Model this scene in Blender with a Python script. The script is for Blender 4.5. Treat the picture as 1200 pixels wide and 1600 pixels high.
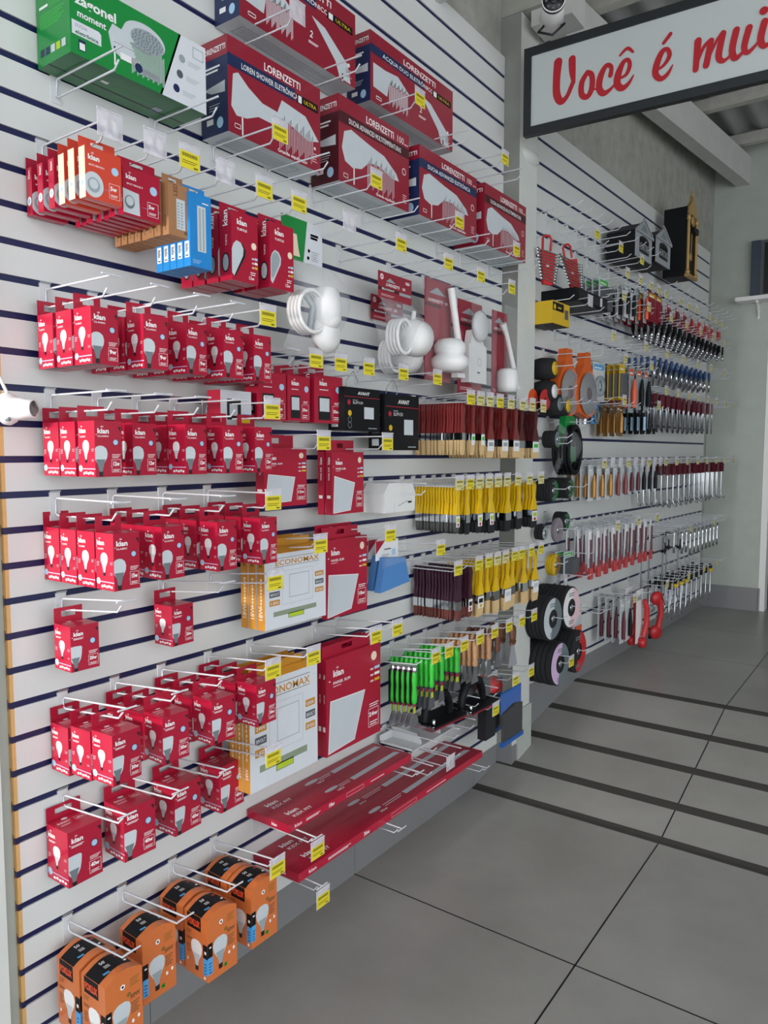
import bpy, math, random
from mathutils import Vector
random.seed(7)
for o in list(bpy.data.objects):
    bpy.data.objects.remove(o)
S = bpy.context.scene
C = S.collection
PI = math.pi
# ------------------------------------------------------------------ camera
cd = bpy.data.cameras.new('camera'); cam = bpy.data.objects.new('camera', cd); C.objects.link(cam)
cam.location = (1.4538, 0.0, 1.3746)
cam.rotation_euler = (PI/2 - 0.07826, 0.0, 0.6240)
cd.sensor_fit = 'VERTICAL'; cd.sensor_height = 32.0; cd.lens = 32.0*1170.9/1600.0
cd.clip_start = 0.05; cd.clip_end = 200
S.camera = cam
# ------------------------------------------------------------------ world, added spot, exposure
W = bpy.data.worlds.new('sky'); S.world = W; W.use_nodes = True
nt = W.node_tree; nt.nodes.clear()
wo = nt.nodes.new('ShaderNodeOutputWorld'); bg = nt.nodes.new('ShaderNodeBackground')
bg.inputs[0].default_value = (0.93, 0.97, 1.0, 1); bg.inputs[1].default_value = 2.35
nt.links.new(bg.outputs[0], wo.inputs[0])
# added spot outside the opening, standing in for low sunlight on the leftmost boxes
sd = bpy.data.lights.new('added_spot', 'SPOT'); sd.energy = 210; sd.shadow_soft_size = .12; sd.color = (1.0, 0.94, 0.88); sd.spot_size = .66; sd.spot_blend = .5
spot_ob = bpy.data.objects.new('added_spot', sd); C.objects.link(spot_ob); spot_ob.location = (0.19, -1.5, 1.55)
spot_ob.rotation_euler = (Vector((0.16, 0.85, 1.22))-Vector(spot_ob.location)).to_track_quat('-Z', 'Y').to_euler()
S.view_settings.view_transform = 'Standard'; S.view_settings.look = 'None'
S.view_settings.gamma = 1.0; S.view_settings.exposure = 0.12; S.view_settings.use_curve_mapping = False
# ------------------------------------------------------------------ materials
M = {}
def mat(name, col, rough=0.5, metal=0.0, noise=0.04, scale=30.0, spec=0.5, bump=0.0, coat=0.0):
    m = bpy.data.materials.new(name); m.use_nodes = True; t = m.node_tree; b = t.nodes['Principled BSDF']
    b.inputs['Roughness'].default_value = rough; b.inputs['Metallic'].default_value = metal
    b.inputs['Specular IOR Level'].default_value = spec
    if coat: b.inputs['Coat Weight'].default_value = coat; b.inputs['Coat Roughness'].default_value = 0.15
    tc = t.nodes.new('ShaderNodeTexCoord'); nz = t.nodes.new('ShaderNodeTexNoise'); nz.inputs['Scale'].default_value = scale
    nz.inputs['Detail'].default_value = 3
    mx = t.nodes.new('ShaderNodeMix'); mx.data_type = 'RGBA'
    mx.inputs[6].default_value = tuple(max(0, c*(1-noise)) for c in col)+(1,)
    mx.inputs[7].default_value = tuple(min(1, c*(1+noise)) for c in col)+(1,)
    t.links.new(tc.outputs['Object'], nz.inputs['Vector']); t.links.new(nz.outputs['Fac'], mx.inputs[0])
    t.links.new(mx.outputs[2], b.inputs['Base Color'])
    if bump:
        bp = t.nodes.new('ShaderNodeBump'); bp.inputs['Strength'].default_value = bump; bp.inputs['Distance'].default_value = 0.01
        t.links.new(nz.outputs['Fac'], bp.inputs['Height']); t.links.new(bp.outputs[0], b.inputs['Normal'])
    M[name] = m; return m
def film(name, col, alpha, rough=0.08):
    m = bpy.data.materials.new(name); m.use_nodes = True; t = m.node_tree; t.nodes.clear()
    o = t.nodes.new('ShaderNodeOutputMaterial'); a = t.nodes.new('ShaderNodeBsdfTransparent'); p = t.nodes.new('ShaderNodeBsdfPrincipled')
    p.inputs['Base Color'].default_value = col+(1,); p.inputs['Roughness'].default_value = rough
    nz = t.nodes.new('ShaderNodeTexNoise'); nz.inputs['Scale'].default_value = 22; nz.inputs['Detail'].default_value = 2
    tc = t.nodes.new('ShaderNodeTexCoord'); bp = t.nodes.new('ShaderNodeBump'); bp.inputs['Strength'].default_value = 0.8; bp.inputs['Distance'].default_value = 0.02
    t.links.new(tc.outputs['Object'], nz.inputs['Vector']); t.links.new(nz.outputs['Fac'], bp.inputs['Height']); t.links.new(bp.outputs[0], p.inputs['Normal'])
    mx = t.nodes.new('ShaderNodeMixShader'); mx.inputs[0].default_value = alpha
    t.links.new(a.outputs[0], mx.inputs[1]); t.links.new(p.outputs[0], mx.inputs[2]); t.links.new(mx.outputs[0], o.inputs[0])
    M[name] = m
def rgb(h):
    r = []
    for i in (0, 2, 4):
        c = int(h[i:i+2], 16)/255; r.append(c/12.92 if c <= .04045 else ((c+.055)/1.055)**2.4)
    return tuple(r)
for n, h, k in [
    ('panel_white', 'd8dad9', dict(rough=.35, noise=.03, scale=3)), ('groove_navy', '10184a', dict(rough=.4)),
    ('mdf_edge', 'd8ac6c', dict(noise=.12, scale=60)), ('plaster', 'b2b8b1', dict(noise=.10, scale=9, bump=.25, rough=.85)),
    ('plaster_white', 'd0d3cf', dict(noise=.06, scale=12, bump=.2, rough=.8)),
    ('concrete', '8d8f8a', dict(noise=.30, scale=6, bump=.4, rough=.9)), ('rough_concrete', 'a3a49b', dict(noise=.35, scale=14, bump=.6, rough=.95)),
    ('tile_skirt', '828385', dict(noise=.07, scale=5, rough=.35)), ('strip', '3f3d39', dict(noise=.15, scale=150, rough=.8)),
    ('beam_white', 'c9c9c6', dict(noise=.12, scale=7, rough=.7)), ('purlin', 'b5b3ab', dict(noise=.2, scale=20, rough=.8)),
    ('roof', 'a0a3a2', dict(noise=.25, scale=4, rough=.8)), ('white', 'e8e8e8', dict(rough=.4, noise=.02)), ('offwhite', 'd2d4d6', dict(rough=.4)),
    ('wire', 'dfe3ea', dict(rough=.25, metal=.15, noise=.02)), ('steel', 'b9bdc4', dict(rough=.25, metal=.9)), ('chrome', 'dadde2', dict(rough=.12, metal=1.0)),
    ('red', 'ac1c38', dict(rough=.28, coat=.12, spec=.35, noise=.03)), ('red_dark', '86142c', dict(rough=.4)), ('red_side', 'b81e3c', dict(rough=.28, coat=.12, spec=.35, noise=.03)),
    ('red_glare', 'd1442e', dict(rough=.3, coat=.3)), ('cream', 'f0dcc4', dict(rough=.35)), ('lor_red', '941c32', dict(rough=.32, coat=.3)),
    ('navy', '1d2b54', dict(rough=.35)), ('maroon', '4a1620', dict(rough=.4)), ('print_white', 'f0eff0', dict(rough=.4, noise=.01)), ('print_grey', '9aa6ac', dict(rough=.4)),
    ('print_pale', 'c9d0d6', dict(rough=.4)), ('print_mid', '6f7b80', dict(rough=.4)), ('print_black', '14161a', dict(rough=.4)), ('print_lilac', 'd8b9e0', dict(rough=.4)),
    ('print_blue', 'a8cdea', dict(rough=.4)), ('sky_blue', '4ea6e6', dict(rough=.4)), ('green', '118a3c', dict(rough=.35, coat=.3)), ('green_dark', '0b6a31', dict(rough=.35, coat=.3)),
    ('kraft', 'a5764f', dict(rough=.8, noise=.08)), ('kraft_dark', '6b4a30', dict(rough=.8)), ('box_blue', '1f86cf', dict(rough=.4)), ('black', '111216', dict(rough=.5, spec=.25)),
    ('black_matte', '1c1d20', dict(rough=.85)), ('yellow_label', 'e6d52a', dict(rough=.5)), ('pale_label', 'dcd38a', dict(rough=.5)), ('label_ink', '5d5a20', dict(rough=.5)),
    ('orange', 'd4733a', dict(rough=.35, coat=.3)), ('orange_print', 'f0552a', dict(rough=.4)), ('eco_gold', 'c98a28', dict(rough=.5)), ('eco_white', 'dcdfe6', dict(rough=.4)),
    ('eco_line', 'a9afbd', dict(rough=.4)), ('eco_green', '8d9b84', dict(rough=.4)), ('gold_dark', '8e641f', dict(rough=.6)),
    ('brush_red', '7b2626', dict(rough=.35, coat=.3)), ('brush_dark', '551d22', dict(rough=.35)), ('brush_purple', '3f1a2d', dict(rough=.35, coat=.2)), ('brush_yellow', 'eabf14', dict(rough=.3, coat=.3)),
    ('bristle_blond', 'd8b987', dict(rough=.9, noise=.15, scale=200)), ('bristle_black', '202226', dict(rough=.9, noise=.3, scale=200)), ('bristle_brown', '6d3a34', dict(rough=.9, noise=.2, scale=200)), ('bristle_grey', '4f5250', dict(rough=.9, noise=.3, scale=200)),
    ('bright_green', '36c03a', dict(rough=.35)), ('wood', 'c2926a', dict(rough=.5, noise=.12, scale=40)), ('wood_dark', '6f4433', dict(rough=.5)), ('lime', 'b8d030', dict(rough=.4)),
    ('blue_cloth', '4f86c6', dict(rough=.9)), ('bag_blue', '1f5fb4', dict(rough=.3)), ('red_plastic', 'c1272d', dict(rough=.35)), ('orange_plastic', 'e2582a', dict(rough=.4)),
    ('safety_orange', 'd9611f', dict(rough=.4)), ('yellow_plastic', 'd9b21e', dict(rough=.4)), ('grey_plastic', '55595e', dict(rough=.5)), ('grey_disc', '8b8089', dict(rough=.8, noise=.15, scale=90)),
    ('disc_black', '222326', dict(rough=.85, noise=.2, scale=120)), ('pewter', '9a9ea4', dict(rough=.5)), ('antique_gold', 'bd9a60', dict(rough=.4, metal=.4)),
    ('brass', 'a87c42', dict(rough=.4, metal=.6)), ('tool_blue', '2c4a7c', dict(rough=.4)), ('grip_maroon', '5b1626', dict(rough=.4)), ('cord', 'd8d6cc', dict(rough=.5)), ('socket_hole', '4a3a30', dict(rough=.9)),
    ('sign_board', 'c2c9c9', dict(rough=.35, noise=.03, scale=3)), ('sign_frame', '1f2427', dict(rough=.5)), ('sign_red', 'b5202c', dict(rough=.4)), ('door_blue', '3a4654', dict(rough=.5)), ('gold_print', 'a68a3c', dict(rough=.4)),
    ('pink', 'e9c9cf', dict(rough=.5))]:
    mat(n, rgb(h), **k)
film('holder', (.80, .78, .84), .55, .2); film('clear', (.85, .86, .9), .055, .08); film('clear_thick', (.82, .84, .88), .15, .06)

def floor_mat():
    m = bpy.data.materials.new('floor_tile'); m.use_nodes = True; t = m.node_tree; b = t.nodes['Principled BSDF']
    g = t.nodes.new('ShaderNodeNewGeometry'); n1 = t.nodes.new('ShaderNodeTexNoise'); n1.inputs['Scale'].default_value = 1.6; n1.inputs['Detail'].default_value = 8; n1.inputs['Roughness'].default_value = .6
    r = t.nodes.new('ShaderNodeValToRGB'); r.color_ramp.elements[0].color = (.262, .256, .238, 1); r.color_ramp.elements[1].color = (.375, .368, .348, 1)
    r.color_ramp.elements[0].position = .3; r.color_ramp.elements[1].position = .7
    t.links.new(g.outputs['Position'], n1.inputs['Vector']); t.links.new(n1.outputs['Fac'], r.inputs[0]); t.links.new(r.outputs[0], b.inputs['Base Color'])
    b.inputs['Roughness'].default_value = .32; b.inputs['Specular IOR Level'].default_value = .45
    M['floor_tile'] = m
floor_mat()
# ------------------------------------------------------------------ mesh builder
class MB:
    def __init__(s): s.v = []; s.f = []; s.m = []; s.sm = []; s.mats = []
    def mi(s, name):
        if name not in s.mats: s.mats.append(name)
        return s.mats.index(name)
    def add(s, vs, fs, m, smooth=False):
        k = len(s.v); s.v += [tuple(x) for x in vs]; i = s.mi(m)
        for f in fs: s.f.append([a+k for a in f]); s.m.append(i); s.sm.append(smooth)
    def box(s, x0, x1, y0, y1, z0, z1, m, side=None):
        # side: dict of face key -> material  ('-x','+x','-y','+y','-z','+z')
        side = side or {}
        v = [(x0,y0,z0),(x1,y0,z0),(x1,y1,z0),(x0,y1,z0),(x0,y0,z1),(x1,y0,z1),(x1,y1,z1),(x0,y1,z1)]
        for k, f in {'-z':(0,3,2,1),'+z':(4,5,6,7),'-y':(0,1,5,4),'+x':(1,2,6,5),'+y':(2,3,7,6),'-x':(3,0,4,7)}.items():
            s.add([v[i] for i in f], [(0,1,2,3)], side.get(k, m))
        return s
    def prism(s, pts, y0, y1, m, axis='y', smooth=False):
        # pts 2D outline extruded along an axis; axis 'y': pts=(x,z); 'x': pts=(y,z); 'z': pts=(x,y)
        def P(a, b, t): return {'y':(a,t,b),'x':(t,a,b),'z':(a,b,t)}[axis]
        n = len(pts); vs = [P(a,b,y0) for a,b in pts]+[P(a,b,y1) for a,b in pts]
        s.add(vs, [tuple(range(n)), tuple(range(2*n-1, n-1, -1))], m)
        s.add(vs, [(i,(i+1)%n,(i+1)%n+n,i+n) for i in range(n)], m, smooth)
        return s
    def loft(s, rings, m, smooth=True, cap=True):
        n = len(rings[0]); vs = [p for r in rings for p in r]
        fs = []
        for k in range(len(rings)-1):
            for i in range(n): fs.append((k*n+i, k*n+(i+1)%n, (k+1)*n+(i+1)%n, (k+1)*n+i))
        s.add(vs, fs, m, smooth)
        if cap: s.add(rings[0], [tuple(range(n-1,-1,-1))], m); s.add(rings[-1], [tuple(range(n))], m)
        return s
    def tube(s, pts, r, m, n=8, closed=False):
        P = [Vector(p) for p in pts]; rings = []; up = None
        rr = r if isinstance(r, (list, tuple)) else [r]*len(P)
        L = len(P)
        for i in range(L):
            if closed: d = P[(i+1)%L]-P[i-1]
            else: d = (P[min(i+1,L-1)]-P[max(i-1,0)])
            d.normalize()
            if up is None: up = Vector((0,0,1)) if abs(d.z) < .9 else Vector((0,1,0))
            a = d.cross(up)
            if a.length < 1e-5: a = d.cross(Vector((1,0,0)))
            a.normalize(); b = a.cross(d); b.normalize(); up = b
            rings.append([tuple(P[i]+rr[i]*(math.cos(2*PI*k/n)*a+math.sin(2*PI*k/n)*b)) for k in range(n)])
        if closed: rings.append(rings[0])
        return s.loft(rings, m, True, not closed)
    def lathe(s, prof, m, o=(0,0,0), axis='z', n=20, smooth=True):
        rings = []
        for r, h in prof:
            ring = []
            for k in range(n):
                a = 2*PI*k/n; c, q = r*math.cos(a), r*math.sin(a)
                p = {'z':(c,q,h),'x':(h,c,q),'y':(c,h,q)}[axis]
                ring.append((o[0]+p[0], o[1]+p[1], o[2]+p[2]))
            rings.append(ring)
        return s.loft(rings, m, smooth, min(prof[0][0], prof[-1][0]) < 1e-6)
    def mesh(s, name):
        me = bpy.data.meshes.new(name); me.from_pydata(s.v, [], s.f)
        for x in s.mats: me.materials.append(M[x])
        me.polygons.foreach_set('material_index', s.m); me.polygons.foreach_set('use_smooth', s.sm)
        me.update(); return me
_T = {}
def glyph(txt, bold=0.0, shear=0.0):
    k = (txt, bold, shear)
    if k not in _T:
        cu = bpy.data.curves.new('t', 'FONT'); cu.body = txt; cu.size = 1; cu.offset = bold; cu.shear = shear; cu.resolution_u = 2; cu.fill_mode = 'FRONT'
        ob = bpy.data.objects.new('t', cu); C.objects.link(ob); dg = bpy.context.evaluated_depsgraph_get(); dg.update()
        me = ob.evaluated_get(dg).to_mesh()
        vs = [(v.co.x, v.co.y) for v in me.vertices]; fs = [tuple(p.vertices) for p in me.polygons]
        ob.evaluated_get(dg).to_mesh_clear(); bpy.data.objects.remove(ob); bpy.data.curves.remove(cu)
        _T[k] = (vs, fs)
    return _T[k]
CAP = 0.73
class Face:
    """printed graphics on one flat face of a pack: o = lower-left corner, u right, v up, both unit"""
    def __init__(s, mb, o, u, v, w, h):
        s.mb = mb; s.o = Vector(o); s.u = Vector(u); s.v = Vector(v); s.n = s.u.cross(s.v).normalized(); s.w = w; s.h = h; s.k = 1
    def P(s, x, y, lift=None): return tuple(s.o+s.u*x+s.v*y+s.n*(0.00025*(s.k if lift is None else lift)))
    def clip(s, pts):
        for ax, lim, sg in ((0,0,1),(0,s.w,-1),(1,0,1),(1,s.h,-1)):
            out = []
            for i in range(len(pts)):
                a, b = pts[i-1], pts[i]; ia = sg*(a[ax]-lim) >= 0; ib = sg*(b[ax]-lim) >= 0
                if ia != ib:
                    t = (lim-a[ax])/(b[ax]-a[ax]); out.append((a[0]+t*(b[0]-a[0]), a[1]+t*(b[1]-a[1])))
                if ib: out.append(b)
            pts = out
            if not pts: return []
        return pts
    def poly(s, pts, m):
        pts = s.clip(list(pts))
        if len(pts) > 2: s.mb.add([s.P(*p) for p in pts], [tuple(range(len(pts)))], m)
        return s
    def rect(s, x, y, w, h, m): return s.poly([(x,y),(x+w,y),(x+w,y+h),(x,y+h)], m)
    def frame(s, x, y, w, h, t, m):
        s.rect(x,y,w,t,m); s.rect(x,y+h-t,w,t,m); s.rect(x,y,t,h,m); return s.rect(x+w-t,y,t,h,m)
    def disc(s, x, y, r, m, ry=None, n=16):
        return s.poly([(x+r*math.cos(2*PI*i/n), y+(ry or r)*math.sin(2*PI*i/n)) for i in range(n)], m)
    def ring(s, x, y, r, t, m, n=16):
        for i in range(n):
            a, b = 2*PI*i/n, 2*PI*(i+1)/n
            s.poly([(x+r*math.cos(a),y+r*math.sin(a)),(x+r*math.cos(b),y+r*math.sin(b)),(x+(r-t)*math.cos(b),y+(r-t)*math.sin(b)),(x+(r-t)*math.cos(a),y+(r-t)*math.sin(a))], m)
        return s
    def text(s, txt, x, y, h, m, bold=0.02, shear=0.0, sx=1.0, fit=None, rot=0):
        vs, fs = glyph(txt, bold, shear); q = h/CAP
        if not vs: return s
        if fit:
            mx = max(v[0] for v in vs); sx = fit/(mx*q)
        if rot: P = [s.P(x-b*q, y+a*q*sx) for a, b in vs]
        else: P = [s.P(x+a*q*sx, y+b*q) for a, b in vs]
        s.mb.add(P, fs, m); return s
    def lines(s, x, y, w, h, n, m, gap=.5):
        # rows of print too small to read
        for i in range(n): s.rect(x, y+h*(n-1-i)/n, w*(1-.25*((i*7)%3)/2), h/n*gap, m)
        return s
    def up(s): s.k += 1; return s
def kian(f, x, y, h, m='print_white'):
    f.text('kian', x, y, h*.78, m, bold=.035, fit=h*2.0)
    cx, cy = x+h*.82, y+h*.86
    for a in (-50, -17, 17, 50):
        r = math.radians(a); dx, dy = math.sin(r), math.cos(r)
        f.poly([(cx+dx*h*.10-dy*h*.05, cy+dy*h*.10+dx*h*.05), (cx+dx*h*.10+dy*h*.05, cy+dy*h*.10-dx*h*.05), (cx+dx*h*.38, cy+dy*h*.38)], m)
def bulb(f, cx, y0, h, kind='a60', m1='print_pale', m2='print_grey'):
    w = h*.5
    if kind == 'a60': dome = [(-.14,.34),(-.30,.48),(-.46,.62),(-.50,.76),(-.42,.90),(-.22,.98),(0,1),(.22,.98),(.42,.90),(.50,.76),(.46,.62),(.30,.48),(.14,.34)]
    elif kind == 'hp': dome = [(-.24,.36),(-.42,.50),(-.50,.70),(-.54,.93),(-.44,.99),(0,1.0),(.44,.99),(.54,.93),(.50,.70),(.42,.50),(.24,.36)]
    else: dome = [(-.14,.32),(-.30,.46),(-.48,.62),(-.54,.80),(-.44,.93),(-.20,1),(.20,1),(.44,.93),(.54,.80),(.48,.62),(.30,.46),(.14,.32)]
    f.poly([(cx+a*w*1.0, y0+b*h) for a, b in dome], m1)
    f.up()
    f.poly([(cx-.10*w,y0+.16*h),(cx+.10*w,y0+.16*h),(cx+.26*w,y0+.46*h),(cx+.34*w,y0+.56*h),(cx-.34*w,y0+.56*h),(cx-.26*w,y0+.46*h)], m2)
    f.poly([(cx-.13*w,y0+.02*h),(cx+.13*w,y0+.02*h),(cx+.15*w,y0+.17*h),(cx-.15*w,y0+.17*h)], 'print_black')
    f.k -= 1
# ------------------------------------------------------------------ objects
def tagset(o, label=None, cat=None, group=None, kind=None):
    if label: o['label'] = label
    if cat: o['category'] = cat
    if group: o['group'] = group
    if kind: o['kind'] = kind
    return o
def struct(name, mb, label=None, parent=None):
    o = bpy.data.objects.new(name, mb.mesh(name)); C.objects.link(o)
    if parent: o.parent = parent
    else: o['kind'] = 'structure'
    if label: o['label'] = label
    return o
class Kind:
    """one kind of thing: name, category and its parts [(part name, mesh, offset, part label, [sub-parts])]"""
    def __init__(s, name, cat, parts): s.name = name; s.cat = cat; s.parts = parts
def part(name, mb, off=(0,0,0), label=None, sub=()): return (name, mb.mesh(name) if isinstance(mb, MB) else mb, off, label, sub)
USED = set()
def put(kind, loc, label, group=None, rz=0.0, rx=0.0, ry=0.0, skip=()):
    ps = [p for p in kind.parts if p[0] not in skip]
    if len(ps) == 1 and not ps[0][4]:
        r = bpy.data.objects.new(kind.name, ps[0][1]); C.objects.link(r)
    else:
        r = bpy.data.objects.new(kind.name, None); r.empty_display_size = .02; C.objects.link(r)
        for n, me, off, lb, sub in ps:
            o = bpy.data.objects.new(n, me); C.objects.link(o); o.parent = r; o.location = off
            if lb: o['label'] = lb
            for n2, me2, off2, lb2, _ in sub:
                q = bpy.data.objects.new(n2, me2); C.objects.link(q); q.parent = o; q.location = off2
                if lb2: q['label'] = lb2
    r.location = loc; r.rotation_euler = (rx, ry, rz)
    if label in USED and not group: print('DUP LABEL', label)
    USED.add(label)
    tagset(r, label, kind.cat, group); return r
ORD = 'first second third fourth fifth sixth seventh eighth ninth tenth eleventh twelfth thirteenth fourteenth fifteenth sixteenth seventeenth eighteenth nineteenth twentieth'.split()
ORD += ['twenty-'+x for x in ORD[:9]]+['thirtieth']+['thirty-'+x for x in ORD[:9]]+['fortieth']
# ------------------------------------------------------------------ the setting
A = 0.035                                   # the far wall section swings out by two degrees
def FP(s, x, z): return (s*math.sin(A)+x*math.cos(A), 3.03+s*math.cos(A)-x*math.sin(A), z)
ZR = 0.196
def floor_z(y): return 0 if y < 2.655 else (ZR if y > 3.70 else (y-2.655)/1.045*ZR)
# floor: flat, ramp, flat; tile joints cut as thin dark grout
mb = MB()
for y0, y1 in ((-4, 2.655), (2.655, 3.70), (3.70, 9.0)):
    z0, z1 = floor_z(y0), floor_z(y1-1e-6 if y1 < 9 else y1)
    if y0 == 2.655: z1 = ZR
    mb.add([(-.4,y0,z0),(6,y0,z0),(6,y1,z1),(-.4,y1,z1)], [(0,1,2,3)], 'floor_tile')
mb.add([(-.4,-4,-.1),(6,-4,-.1),(6,9,-.1),(-.4,9,-.1)], [(3,2,1,0)], 'concrete')
struct('floor', mb, 'grey porcelain tile floor with a ramp')
mb = MB(); g = .0022
def groutY(y, x0=-.0, x1=6):
    z = floor_z(y)+.0006; mb.add([(x0,y-g,z),(x1,y-g,z),(x1,y+g,z),(x0,y+g,z)], [(0,1,2,3)], 'print_black')
for y in (-.545, .255, 1.055, 1.855): groutY(y)
for y in (4.524, 5.32): groutY(y)
for x in (.752, 1.552, 2.352, 3.152, 3.95, 4.75):
    for y0, y1 in ((-4, 2.655), (2.655, 3.70), (3.70, 6.12)):
        a, b = floor_z(y0)+.0006, (ZR if y1 > 3 else 0)+.0006
        mb.add([(x-g,y0,a),(x+g,y0,a),(x+g,y1,b),(x-g,y1,b)], [(0,1,2,3)], 'print_black')
struct('trim_1', mb, 'dark grout joints between the floor tiles')
for i, y in enumerate((2.655, 2.87, 3.126, 3.40, 3.70)):
    mb = MB(); h = .023; z0, z1 = floor_z(y-h), floor_z(y+h)
    mb.box(.002, 6, y-h, y, -.02, .0, 'strip'); mb.box(.002, 6, y, y+h, -.02, .0, 'strip')
    mb.v = [(v[0], v[1], floor_z(v[1])+(.0016 if v[2] > -.01 else -.02)) for v in mb.v]
    struct('trim_%d' % (i+2), mb, 'dark anti-slip strip across the ramp')
# near slatted wall
NG = [2.2026-.07*k for k in range(30)]
UG = [2.32, 2.42, 2.515, 2.61, 2.705, 2.80, 2.894]
def slats(mb, y0, y1, ztop, zbot, gs, gh, seams, tilt=0):
    gs = sorted(gs, reverse=True); mb.box(-.018, -.004, y0, y1, zbot, ztop, 'groove_navy')
    top = ztop
    for z in gs+[None]:
        b = zbot if z is None else z+gh/2
        ys = [y0]+seams+[y1]
        for a, c in zip(ys[:-1], ys[1:]):
            mb.box(-.004, 0, a+(0 if a == y0 else .0007), c, b, top, 'panel_white')
        if z is not None: top = z-gh/2
mb = MB(); slats(mb, .755, 2.858, 2.972, .117, NG+UG, .0135, [1.715])
struct('wall_left', mb, 'white slatted display panel with navy grooves')
mb = MB(); mb.box(-.018, .0, .747, .755, .02, 2.972, 'mdf_edge')
for z in NG+UG: mb.box(-.0105, -.0075, .7464, .75, z-.011, z+.012, 'gold_dark'); mb.box(-.0075, .0004, .7466, .7552, z-.0067, z+.0067, 'groove_navy')
struct('trim_7', mb, 'raw fibreboard edge of the slatted panel')
FG = [2.761]+[2.66-.1013*k for k in range(24)]
mb = MB(); slats(mb, 0, 2.955, 2.845, .30, FG, .0135, [1.17, 2.384])
o = struct('wall_left.001', mb, 'far white slatted display panel'); o.location = (0, 3.03, 0); o.rotation_euler = (0, 0, -A)
# masonry behind and above the panels, jamb on the left
mb = MB(); mb.box(-.25, -.02, -.6, 9, -.1, 4.2, 'rough_concrete'); struct('wall_left.002', mb, 'rough grey masonry wall above the panels')
mb = MB(); mb.prism([(-.02, 3.03), (.0, 3.03), (.118, 6.3), (-.02, 6.3)], -.05, 3.9, 'rough_concrete', 'z')
struct('wall_left.003', mb, 'rough plaster behind the far slatted panel'); bpy.data.objects['wall_left.003'].location = (-.022, 0, 0)
mb = MB(); mb.box(-.2, .022, -.6, .712, 0, 3.2, 'plaster_white'); struct('wall_left.004', mb, 'white painted door jamb at the left edge')
mb = MB(); mb.box(-.02, -.012, .712, .747, 0, 3.0, 'plaster'); struct('trim_8', mb, 'bare plaster strip beside the jamb')
# skirting
mb = MB()
for a, b in ((.755,1.055),(1.057,1.855),(1.857,2.654),(2.656,2.858)): mb.box(-.019, -.0005, a, b, .0, .1165, 'tile_skirt')
struct('baseboard_left', mb, 'grey tile skirting')
mb = MB()
for a, b in ((0,.75),(.752,1.55),(1.552,2.35),(2.352,3.0)):
    mb.box(-.02, -.0005, a, b, .0, .2995, 'tile_skirt')
o = struct('baseboard_left.001', mb, 'grey tile skirting under the far panel'); o.location = (0, 3.03, 0); o.rotation_euler = (0, 0, -A)
# pillar between the two panels
mb = MB(); mb.box(-.2, .070, 2.86, 3.03, 0, 3.128, 'plaster_white', {'-y': 'concrete'})
struct('wall_left.005', mb, 'plastered pillar between the panels')
mb = MB(); mb.box(-.0, .079, 2.905, 3.036, 0, .265, 'plaster'); mb.box(-.0, .072, 2.858, 2.905, 0, .12, 'tile_skirt')
struct('baseboard_left.002', mb, 'tile cladding at the foot of the pillar')
mb = MB()
mb.lathe([(.0,0),(.05,.008),(.075,.03),(.07,.055),(.0,.07)], 'plaster_white', (.0, 0, 0), 'z', 12)
mb.v = [(v[0]*.45+.055, v[1]*1.2+2.96+v[0]*.2, v[2]+2.565) for v in mb.v]
struct('trim_9', mb, 'lump of mortar on the pillar head')
# end wall, door opening at its right, room behind
mb = MB(); mb.box(-.1, .487, 6.12, 6.26, 0, 4.2, 'plaster'); mb.box(.487, 1.75, 6.12, 6.26, 2.75, 4.2, 'plaster'); mb.box(1.75, 6, 6.12, 6.26, 0, 4.2, 'plaster')
struct('wall_back', mb, 'pale roughcast end wall')
mb = MB(); mb.box(.09, .489, 6.108, 6.12, ZR, .368, 'tile_skirt'); mb.box(.487, .497, 6.108, 6.26, ZR, .368, 'tile_skirt')
struct('baseboard_back', mb, 'grey tile skirting of the end wall')
mb = MB(); mb.box(.487, .53, 6.14, 6.26, ZR, 2.75, 'white'); mb.box(1.70, 1.75, 6.14, 6.26, ZR, 2.75, 'white'); mb.box(.53, 1.70, 6.14, 6.26, 2.70, 2.75, 'white')
struct('door_1', mb, 'white door frame in the end wall')
mb = MB(); mb.box(-.1, 6, 8.6, 8.7, 0, 4.2, 'plaster'); struct('wall_back.001', mb, 'wall of the room beyond the door')
mb = MB(); mb.box(5.9, 6.0, 3.6, 9, -.1, 4.2, 'plaster'); struct('wall_right', mb, 'right wall of the shop')
# corrugated roof on purlins
def roof_z(y): return 3.47+.047*(y-3)
mb = MB(); n = 220; P = []
for i in range(n+1):
    x = -.25+6.3*i/n; w = .026*math.cos(2*PI*x/.177)
    P.append((x, w))
ys = [-.9, 2.7, 9]
vs = [(x, y, roof_z(y)+w+.03+t) for t in (0,.006) for y in ys for x, w in P]; m1 = n+1
fs = []
for t in (0, 1):
    for j in range(2):
        for i in range(n):
            a = (t*3+j)*m1+i; f = (a, a+1, a+m1+1, a+m1); fs.append(f if t else f[::-1])
mb.add(vs, fs, 'roof', True); struct('ceiling', mb, 'grey corrugated roof sheets')
for i, y in enumerate((-.6, .5, 1.6, 2.42, 3.55, 4.35, 5.12, 5.90)):
    mb = MB(); z = roof_z(y); mb.box(-.02 if y > 3 else -.02, 5.9, y-.028, y+.028, z-.075, z-.002, 'purlin')
    struct('trim_%d' % (10+i), mb, 'weathered wooden purlin under the roof')
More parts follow.
